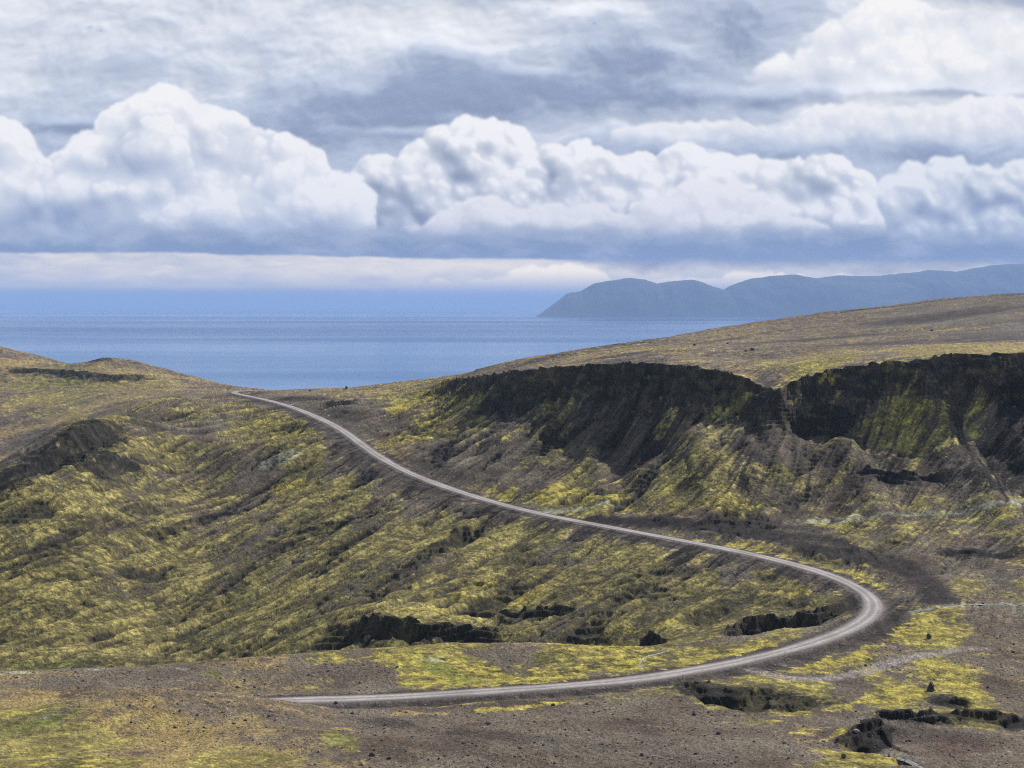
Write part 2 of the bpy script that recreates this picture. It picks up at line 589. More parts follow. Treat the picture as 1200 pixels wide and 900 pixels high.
def notch_height(x, y):
    """returns height change and rockiness of the scarps"""
    dh = np.zeros(x.size, f32)
    rock = np.zeros(x.size, f32)
    for k, (pl, A_, w_, L_) in enumerate(notches):
        reach = L_ * 2.2 + 6
        rk_ = min(1.0, max(0.0, (A_ - 1.5) / 1.2))
        d, s, t = poly_dist(x, y, pl, reach)
        m = np.nonzero(d < reach)[0]
        if not m.size:
            continue
        xs, ys = x[m], y[m]
        wig = 3.4 * fbm(xs, ys, 11, 4, .6, k)
        sd_ = -s[m] * d[m] + wig                # + towards the camera
        n = len(pl) - 1
        floor_ = .85 if A_ >= 6 else (.45 if A_ >= 3 else .04)
        e = sstep(t[m], -0.01, n * .22) * sstep(t[m], n + .01, n * .78)
        e = e * np.clip(.78 + 1.3 * fbm(xs, ys, 17, 2, .5, k + 40), floor_, 1.25)
        w_ = w_ * 2.6
        wall = sstep(sd_, 0, w_)
        rec = np.exp(-np.maximum(sd_ - w_, 0) / (L_ * .8))
        lip = np.exp(-np.maximum(-sd_, 0) / (L_ * .5)) * (1 - wall) * 0.16
        dh[m] += -A_ * e * wall * rec + A_ * e * lip
        inside = (t[m] > 0.01) & (t[m] < n - .01)
        rock[m] = np.maximum(rock[m], np.where(inside, rk_, .0) * np.clip(e * 1.6, 0, 1) * sstep(sd_, -0.6, .4) * sstep(sd_, w_ * 1.9 + 2.0, w_ * .9))
    return dh, rock


# ------------------------------------------------------------------ road line
rp = np.array(ROAD, float)
rx, ry, rz = at(rp[:, 0], rp[:, 1], rp[:, 2])
road3 = resample(chaikin(np.stack([rx, ry, rz], 1), 3), 1.5)[0]
kern = np.exp(-np.linspace(-2, 2, 41) ** 2)
kern /= kern.sum()
zz = np.pad(road3[:, 2], 20, mode='edge')
road3[:, 2] = np.convolve(zz, kern, 'valid')
road_seg = road3[::4]
ROADW = 3.5


def full_height(x, y, fine=True):
    """ground height with all relief; also the masks the colouring needs"""
    h, s, t = base_height(x, y)
    R = np.hypot(x, y)
    dn, rock = notch_height(x, y)
    h = h + dn
    valley = s > 0
    cliff = sstep(s, -1.5, 0.5) * sstep(s, 46, 14) * sstep(y, 1300, 1100)
    kfar = np.clip(R / 900, 0.6, 2.2)
    h = h + sstep(y, 440, 400) * sstep(y, 250, 300) * .8 * fbm(x, y, 26, 3, .55, 66)
    for mx_, my_, mr_, mh_ in MOUNDS:
        q = ((x - mx_) / mr_) ** 2 + ((y - my_) / (mr_ * .55)) ** 2
        h = h + mh_ * np.exp(-q ** 1.4)
    # roadside calm
    d, sg, tr = poly_dist(x, y, road_seg[:, :2], 40.0)
    calm = sstep(d, 5, 26)
    h = h + 1.5 * fbm(x, y, 75, 3, .5, 1) * (0.3 + 0.7 * calm)
    lic_v = sample_lic(x, y) if fine else (np.zeros_like(x), np.zeros_like(x))
    if fine:
        la, lb = lic_v
        slope_k = np.clip(sstep(s, 60, -20) * 0 + 1, 0, 1)
        left = sstep(x - (y - 500) * 0.0, 260, 120) * sstep(y, 480, 560) * sstep(s, -5, 10) * sstep(y, 1500, 1150)
        scree = sstep(s, 4, 16) * sstep(s, 190, 120) * sstep(y, 1350, 1150)
        ribs = perlin((x * .75 + y * .66) / 23 + .6 * perlin(x / 60, y / 60), y / 90) + .5 * perlin((x * .75 + y * .66) / 9, y / 60 + 5)
        h = h + 1.0 * ribs * scree * sstep(s, 14, 40) * calm
        strk = np.maximum(left * .9, scree)
        h = h + calm * ((0.25 + 1.0 * strk) * lb * 0.34 + (0.1 + 0.9 * strk) * la * 0.20)
        h = h + calm * kfar * (.45 + .55 * np.maximum(left, .35)) * (0.34 * fbm(x, y, 7, 3, .6, 8) + 0.26 * fbm(x, y, 2.2, 2, .6, 9) * sstep(R, 1300, 600))
        al_ = x * -.56 + y * -.83
        ac_ = x * .83 - y * .56
        gx1 = ac_ + 5 * fbm(x, y, 40, 2, .5, 91)
        gul = sstep(ridged(gx1, al_ / 4.5, 30, 3, 92), .50, .74) * sstep(fbm(x, y, 60, 2, .5, 93), -.18, .16)
        gul2 = sstep(ridged(gx1, al_ / 3.0, 11, 2, 94), .62, .85) * sstep(fbm(x, y, 35, 2, .5, 95), .0, .35)
        gul = np.maximum(gul, .6 * gul2) * left * calm
        h = h - 2.8 * gul
        rock = np.maximum(rock, gul * .95)
        hum = np.maximum(ridged(x, y, 11, 3, 21), 0)
        h = h + calm * 0.35 * left * hum
        # broken rock in scarps and in the cliff
        cw_ = cliff * sstep(s, 30, 12)
        rk = np.maximum(rock, cw_ * .9)
        rr = .5 * ridged(x, y, 7.5, 4, 12) + .8 * ridged(x * .8 + 3 * fbm(x, y, 20, 2, .5, 44), h * 1.5 + y * .15, 7, 4, 13)
        h = h + rk * (1.5 * rr - .2) + cw_ * (2.6 * ridged(x, y, 30, 3, 15) - .8)
        zb = h * 0.42 + 1.2 * fbm(x, y, 25, 2, .5, 30)
        step = (zb - np.floor(zb))
        led = (np.floor(zb) + sstep(step, 0.25, 0.75) - zb) / 0.42
        h = h + np.maximum(cw_, rock * .7) * led * 1.25
    pl = sstep(s, -6, -30) * sstep(x, -80, 60) * sstep(y, 700, 800)
    h = h + pl * (2.2 * fbm(x, y, 90, 4, .6, 33) + .8 * np.maximum(ridged(x, y, 26, 3, 34), 0) * sstep(y, 900, 1400))
    # far country: broader relief
    far = sstep(y, 1400, 1900)
    h = h + far * 5.0 * fbm(x, y, 130, 4, .55, 14)
    # road bench
    near = np.nonzero(d < 39)[0]
    if near.size:
        zr = np.interp(tr[near], np.arange(len(road_seg)), road_seg[:, 2]).astype(f32)
        dd = d[near]
        k = sstep(dd, 22 + 6 * perlin(x[near] / 20, y[near] / 20), ROADW + 1.4)
        bed = zr - 0.16 - 0.5 * sstep(dd, ROADW + .6, ROADW + 4) 
        h[near] = h[near] * (1 - k) + bed * k
    return h, s, t, rock, cliff, d, sg, tr, lic_v


# ------------------------------------------------------------------ downslope streak fields (line integral of noise along the fall line)
gl_ = Grid(-620, 760, 260, 1640, 0.75)
hb = g2.sample(h2, gl_.X, gl_.Y)
# soften before taking the gradient


def blur(A, r, it=2):
    for _ in range(it):
        for ax in (0, 1):
            c = np.cumsum(np.pad(A, [(r + 1, r) if a == ax else (0, 0) for a in (0, 1)], mode='edge'), axis=ax, dtype=np.float64)
            n = A.shape[ax]
            if ax == 0:
                A = ((c[2 * r + 1:2 * r + 1 + n] - c[:n]) / (2 * r + 1)).astype(f32)
            else:
                A = ((c[:, 2 * r + 1:2 * r + 1 + n] - c[:, :n]) / (2 * r + 1)).astype(f32)
    return A


hb = blur(hb, 7)
gy_, gx_ = np.gradient(hb)
# the left-hand hillside's grooves run down to the left and towards the viewer
left_w = sstep(gl_.X, 260, 120) * sstep(gl_.Y, 480, 540) * sstep(s2.min(), 0, 1) if False else sstep(gl_.X - (gl_.Y - 500) * .25, 200, 40) * sstep(gl_.Y, 470, 540)
gx_ = gx_ * (1 - .6 * left_w) + left_w * 0.26
gy_ = gy_ * (1 - .6 * left_w) + left_w * 0.38
gn = np.sqrt(gx_ ** 2 + gy_ ** 2) + 1e-4
gx_ /= gn
gy_ /= gn


def lic(noise, steps, stp):
    acc = noise.copy()
    J0, I0 = np.meshgrid(np.arange(gl_.ny, dtype=f32), np.arange(gl_.nx, dtype=f32), indexing='ij')
    for sgn_ in (1, -1):
        i, j = I0.copy(), J0.copy()
        for k in range(steps):
            ii = np.clip(i, 0, gl_.nx - 1).astype(np.int32)
            jj = np.clip(j, 0, gl_.ny - 1).astype(np.int32)
            i += sgn_ * stp * gx_[jj, ii]
            j += sgn_ * stp * gy_[jj, ii]
            ii = np.clip(i, 0, gl_.nx - 1).astype(np.int32)
            jj = np.clip(j, 0, gl_.ny - 1).astype(np.int32)
            acc += noise[jj, ii]
    acc -= blur(acc, 30, 1)
    return acc / acc.std()


wn = rng.standard_normal(gl_.X.shape).astype(f32)
LA = lic(wn, 9, 1.3)
LB = lic(blur(rng.standard_normal(gl_.X.shape).astype(f32), 2, 2), 14, 2.4)


def sample_lic(x, y):
    a = gl_.sample(LA, x, y)
    b = gl_.sample(LB, x, y)
    k = sstep(np.maximum(np.maximum(x - 700, -560 - x), np.maximum(y - 1580, 300 - y)), 0, 50)
    fa = fbm(x, y, 5, 2, .6, 77) * 2.5
    fb = fbm(x, y, 14, 2, .6, 78) * 2.5
    return a * (1 - k) + fa * k, b * (1 - k) + fb * k


# ------------------------------------------------------------------ terrain sheet
NC, NR = 1230, 900
ang_in = np.linspace(-25.5, 25.5, NC)
ang_out = np.array([26.5, 28, 30, 33, 38, 45, 55, 70, 90, 115, 145, 170.0])
ang = np.radians(np.concatenate([-ang_out[::-1], ang_in, ang_out]))
NCT = len(ang)
rs = np.concatenate([np.geomspace(4, 240, 25)[:-1], np.geomspace(240, 2700, 1500), np.geomspace(2700, 5600, 14)[1:]])
csub = np.linspace(0, NCT - 1, 150).astype(int)
cum = []
for c in csub:
    a = ang[c]
    x = rs * math.sin(a)
    y = rs * math.cos(a)
    hh, *_ = base_height(x, y)
    dn, _ = notch_height(x.astype(f32), y.astype(f32))
    hh = hh + dn
    e = (hh - CAMZ) / rs * F
    de = np.abs(np.diff(e))
    rm = np.maximum.accumulate(e)
    vis = (e[1:] >= rm[1:] - 6)
    sl = np.abs(np.diff(hh)) / np.diff(rs)
    w = de * np.where(vis, 1.0, 0.2) + 6 * np.diff(np.log(rs)) + np.where(vis, .25, .05) * np.diff(rs) * F / rs[1:] * 0.12
    w = np.minimum(w, 60)
    w[rs[1:] < 230] = 0.12
    w[rs[1:] > 2700] = 0.6
    cum.append(w)
cum = np.array(cum)
ksm = np.ones(5) / 5
cum = np.apply_along_axis(lambda v: np.convolve(np.pad(v, 2, mode='edge'), ksm, 'valid'), 0, cum)
cum = np.concatenate([np.zeros((len(csub), 1)), np.cumsum(cum, 1)], 1)
cum /= cum[:, -1:]
lev = np.linspace(0, 1, NR)
rsub = np.array([np.interp(lev, cum[k], rs) for k in range(len(csub))])
RR = np.empty((NR, NCT), f32)
for i in range(NR):
    RR[i] = np.interp(np.arange(NCT), csub, rsub[:, i])
TX = (RR * np.sin(ang)[None]).ravel().astype(f32)
TY = (RR * np.cos(ang)[None]).ravel().astype(f32)
TZ, ms, mt, mrock, mcliff, mroad, mside, mtr, (licA, licB) = full_height(TX, TY)


# ------------------------------------------------------------------ what grows and lies where
# samples in the photograph: moss cover, yellowness of the moss, straw tan, dark stone
REG = [
    # left hill
    (20, 600, .62, .35, .1, .05), (60, 660, .70, .40, .1, .0), (100, 740, .62, .3, .1, .05), (20, 750, .6, .3, .1, .05), (160, 560, .55, .35, .2, .2),
    (120, 515, .5, .3, .2, .3), (200, 500, .35, .25, .25, .1), (260, 490, .4, .3, .3, .05), (230, 480, .35, .2, .3, .05), (300, 500, .62, .6, .3, .0), (340, 510, .68, .7, .3, .0),
    (200, 530, .6, .5, .2, .0), (250, 545, .45, .4, .2, .1), (300, 560, .3, .3, .3, .1), (360, 550, .6, .5, .2, .0), (420, 575, .6, .45, .2, .0), (470, 600, .45, .3, .2, .1),
    (180, 600, .5, .4, .2, .1), (250, 610, .35, .3, .2, .25), (300, 600, .38, .3, .2, .1), (380, 600, .55, .4, .2, .1), (300, 640, .5, .4, .2, .05), (400, 640, .55, .4, .2, .05),
    (500, 620, .55, .45, .2, .05), (540, 640, .6, .5, .2, .0), (600, 625, .65, .45, .2, .0), (600, 680, .65, .5, .2, .05), (500, 680, .55, .45, .2, .1), (420, 690, .55, .4, .1, .1),
    (200, 680, .62, .45, .1, .05), (300, 710, .55, .4, .1, .1), (220, 750, .55, .35, .1, .15), (350, 750, .6, .4, .1, .15), (560, 700, .6, .6, .1, .05), (600, 735, .55, .4, .1, .25), (660, 730, .55, .4, .1, .1),
    (700, 690, .65, .4, .1, .05), (720, 650, .62, .4, .1, .05), (760, 670, .65, .35, .1, .05), (820, 690, .75, .35, .2, .0), (900, 700, .75, .3, .3, .0), (950, 695, .8, .5, .3, .0), (760, 720, .62, .55, .3, .05),
    (840, 715, .7, .4, .3, .0), (800, 735, .65, .5, .2, .0), (700, 640, .5, .3, .1, .15), (800, 650, .25, .2, .1, .55), (860, 665, .2, .2, .1, .5), (690, 625, .2, .1, .1, .5), (600, 610, .25, .2, .1, .4),
    # bench
    (100, 790, .1, .1, .35, .0), (200, 783, .3, .3, .3, .0), (60, 800, .08, .1, .35, .0), (300, 785, .35, .3, .5, .0), (400, 775, .55, .75, .3, .0), (500, 780, .9, .8, .2, .0), (550, 795, .9, .85, .2, .0),
    (600, 760, .35, .4, .3, .05), (650, 790, .75, .9, .3, .0), (700, 765, .85, .95, .3, .0), (420, 795, .1, .1, .3, .0), (760, 785, .6, .4, .4, .0), (830, 770, .85, .9, .3, .0), (900, 752, .8, .8, .3, .0),
    (880, 740, .3, .3, .3, .0), (960, 735, .3, .3, .3, .0), (350, 800, .4, .5, .4, .0), (300, 800, .15, .2, .4, .0),
    # foreground
    (50, 820, .35, .5, .7, .0), (40, 845, .6, .6, .5, .0), (150, 835, .35, .4, .6, .0), (250, 825, .2, .3, .5, .0), (60, 880, .5, .6, .8, .0), (200, 870, .35, .5, .8, .0), (300, 880, .35, .5, .7, .0),
    (100, 897, .7, .8, .8, .0), (300, 895, .6, .8, .7, .0), (330, 850, .3, .3, .4, .0), (400, 870, .35, .3, .4, .05), (450, 840, .08, .2, .2, .0), (550, 850, .06, .2, .2, .0), (600, 880, .05, .2, .15, .0),
    (700, 850, .04, .2, .15, .0), (800, 850, .04, .1, .15, .0), (800, 880, .03, .1, .12, .0), (480, 890, .08, .2, .2, .3), (640, 830, .2, .4, .3, .0), (900, 880, .04, .1, .15, .0), (950, 860, .25, .5, .3, .0),
    # right front
    (820, 815, .35, .4, .2, .35), (900, 825, .45, .5, .2, .3), (980, 800, .25, .3, .2, .2), (1000, 770, .75, .9, .2, .0), (940, 785, .8, .9, .2, .0), (1060, 740, .8, .9, .2, .0), (1090, 725, .6, .8, .3, .0),
    (1050, 820, .75, .85, .2, .0), (1120, 800, .7, .85, .2, .0), (1090, 815, .35, .5, .2, .4), (1150, 770, .12, .3, .3, .0), (1190, 740, .1, .2, .3, .0), (1180, 810, .1, .3, .3, .0), (1140, 835, .7, .8, .2, .1), (1200, 850, .3, .4, .3, .0), (1050, 770, .15, .3, .3, .0),
    (1040, 870, .1, .3, .1, .3), (1100, 880, .06, .2, .1, .0), (1010, 885, .8, .85, .3, .0), (1180, 890, .1, .2, .2, .0), (1100, 860, .12, .3, .2, .0), (1020, 845, .1, .2, .2, .1),
    (1150, 720, .3, .4, .3, .0), (1200, 700, .45, .4, .3, .0), (1130, 690, .45, .3, .3, .05), (1070, 690, .1, .2, .2, .0), (1020, 670, .4, .8, .3, .0), (970, 655, .55, .85, .3, .0), (1060, 665, .1, .2, .2, .0),
    (1150, 650, .2, .2, .2, .4), (1060, 640, .4, .4, .3, .0), (960, 630, .45, .5, .3, .0), (880, 640, .3, .7, .3, .0), (1000, 615, .45, .4, .4, .0), (1100, 600, .4, .4, .4, .05), (1180, 615, .4, .4, .3, .05),
    (900, 605, .3, .3, .3, .0), (830, 612, .12, .2, .2, .0), (740, 605, .35, .5, .4, .0), (680, 585, .75, .9, .3, .0), (740, 590, .6, .8, .4, .0), (840, 590, .6, .95, .6, .0), (880, 592, .8, 1., .5, .0), (790, 595, .5, .7, .6, .0),
    # slopes under the cliff
    (500, 500, .65, .65, .5, .0), (540, 490, .55, .5, .4, .05), (480, 470, .55, .6, .4, .0), (500, 465, .75, .85, .3, .0), (580, 490, .15, .2, .2, .2), (540, 530, .05, .1, .1, .0), (600, 550, .06, .1, .1, .0), (630, 560, .25, .3, .2, .05),
    (640, 520, .45, .35, .2, .1), (680, 540, .45, .4, .2, .1), (620, 490, .15, .2, .2, .3), (700, 500, .08, .1, .1, .3), (740, 520, .10, .1, .1, .2), (760, 480, .10, .1, .1, .6), (700, 570, .4, .3, .3, .05), (760, 570, .5, .4, .2, .0), (820, 560, .5, .4, .2, .0),
    (800, 530, .40, .3, .2, .1), (850, 510, .30, .3, .2, .2), (850, 480, .2, .2, .1, .5), (840, 550, .5, .4, .2, .05), (900, 520, .10, .1, .1, .2), (880, 560, .25, .2, .1, .5), (950, 500, .08, .1, .1, .2), (940, 550, .4, .4, .2, .1), (1000, 500, .1, .2, .1, .2),
    (1070, 490, .55, .5, .2, .1), (1040, 540, .35, .3, .2, .35), (1000, 540, .35, .3, .2, .2), (1100, 500, .45, .4, .2, .1), (1140, 485, .45, .45, .2, .1), (1100, 560, .3, .2, .2, .1), (1180, 510, .1, .2, .1, .4), (1180, 550, .05, .1, .1, .75), (1130, 540, .15, .2, .1, .4),
    (1200, 580, .1, .2, .2, .5), (1020, 580, .3, .3, .3, .0), (1090, 470, .12, .2, .1, .3), (1160, 590, .4, .4, .3, .0), (960, 580, .35, .3, .3, .05),
    # saddle and roadside
    (440, 500, .08, .1, .2, .1), (420, 480, .2, .3, .3, .1), (400, 465, .25, .4, .5, .1), (450, 490, .1, .1, .2, .15), (460, 520, .2, .6, .6, .0), (500, 545, .08, .1, .2, .05), (350, 468, .12, .2, .2, .2), (460, 455, .4, .6, .5, .0), (340, 459, .15, .3, .4, .05),
    (440, 570, .15, .2, .1, .4), (500, 585, .2, .2, .1, .35), (400, 530, .2, .2, .1, .4), (560, 560, .25, .4, .5, .0),
    # plateau
    (560, 436, .15, .2, .4, .1), (620, 425, .14, .3, .5, .0), (700, 418, .16, .3, .6, .0), (760, 410, .25, .4, .6, .0), (800, 425, .14, .3, .5, .0), (860, 440, .2, .3, .6, .0), (850, 395, .2, .3, .5, .0), (900, 410, .14, .3, .4, .0),
    (960, 375, .12, .3, .4, .15), (1000, 400, .16, .4, .45, .0), (960, 425, .6, .5, .9, .0), (1100, 412, .45, .5, .8, .0), (1180, 412, .35, .5, .8, .0), (1100, 370, .12, .3, .3, .0), (1180, 360, .12, .3, .35, .0), (1180, 390, .08, .2, .2, .0), (1060, 390, .2, .4, .4, .0), (740, 402, .12, .2, .3, .3),
    # far slopes on the left
    (10, 430, .1, .2, .3, .3), (40, 420, .1, .2, .3, .2), (110, 430, .4, .3, .4, .1), (150, 432, .35, .3, .4, .1), (30, 450, .5, .4, .6, .05), (100, 455, .6, .4, .5, .0), (170, 448, .5, .4, .5, .1), (60, 475, .6, .6, .9, .0), (150, 462, .5, .5, .8, .0),
    (20, 490, .4, .4, .6, .0), (40, 510, .1, .1, .2, .1), (20, 530, .08, .1, .1, .2), (140, 472, .25, .3, .4, .1), (220, 445, .25, .2, .3, .2), (230, 460, .4, .4, .5, .0)]
ra = np.array(REG, float)
rw = unproject(ra[:, 0], ra[:, 1])
rb = np.stack([np.arctan2(rw[:, 0], rw[:, 1]) * 10, np.log(rw[:, 1]) * 3.2], 1)
# regional fields on a coarse polar table, then looked up
ta = np.radians(np.linspace(-60, 60, 400))
tl = np.linspace(math.log(200), math.log(4000), 300)
TA, TL = np.meshgrid(ta * 10, tl * 3.2)
den = np.zeros(TA.shape)
fld = np.zeros(TA.shape + (4,))
for k in range(len(rb)):
    d2 = (TA - rb[k, 0]) ** 2 + (TL - rb[k, 1]) ** 2 + 0.004
    w = 1 / d2 ** 2.2
    den += w
    fld += w[..., None] * ra[k, 2:][None, None]
fld = (fld / den[..., None]).astype(f32)
# displaced look-up so that no region has a smooth outline
wx = TX + 14 * fbm(TX, TY, 45, 3, .6, 50) * np.clip(TY / 700, .5, 2)
wy = TY + 14 * fbm(TX, TY, 45, 3, .6, 51) * np.clip(TY / 700, .5, 2)
ui = np.clip((np.arctan2(wx, wy) - ta[0]) / (ta[1] - ta[0]), 0, 398.9)
vi = np.clip((np.log(np.maximum(wy, 50)) - tl[0]) / (tl[1] - tl[0]), 0, 298.9)
i0, j0 = ui.astype(int), vi.astype(int)
fu, fv = (ui - i0)[:, None].astype(f32), (vi - j0)[:, None].astype(f32)
reg = (fld[j0, i0] * (1 - fu) + fld[j0, i0 + 1] * fu) * (1 - fv) + (fld[j0 + 1, i0] * (1 - fu) + fld[j0 + 1, i0 + 1] * fu) * fv
moss, yel, tan, dark = reg[:, 0].copy(), reg[:, 1].copy(), reg[:, 2].copy(), reg[:, 3].copy()
moss = np.where(moss > .3, moss + .16 * sstep(moss, .3, .5), moss)
lf_ = fbm(TX, TY, 85, 3, .55, 120)
lf2 = fbm(TX * .83 - TY * .56, (TX * -.56 - TY * .83) / 3.5, 16, 3, .55, 121)
hl_ = sstep(TX, 260, 120) * sstep(TY, 480, 540)
yel *= 1 - .45 * sstep(TX, 0, -60) * sstep(TY, 460, 430)
moss = moss + sstep(moss, .15, .35) * (.34 * lf_ + .22 * lf2) * (.35 + .65 * hl_)
yel = yel + .35 * lf_ + .2 * lf2 * hl_
pale = np.zeros_like(moss)
green = np.zeros_like(moss)
purple = np.zeros_like(moss)
red = np.zeros_like(moss)

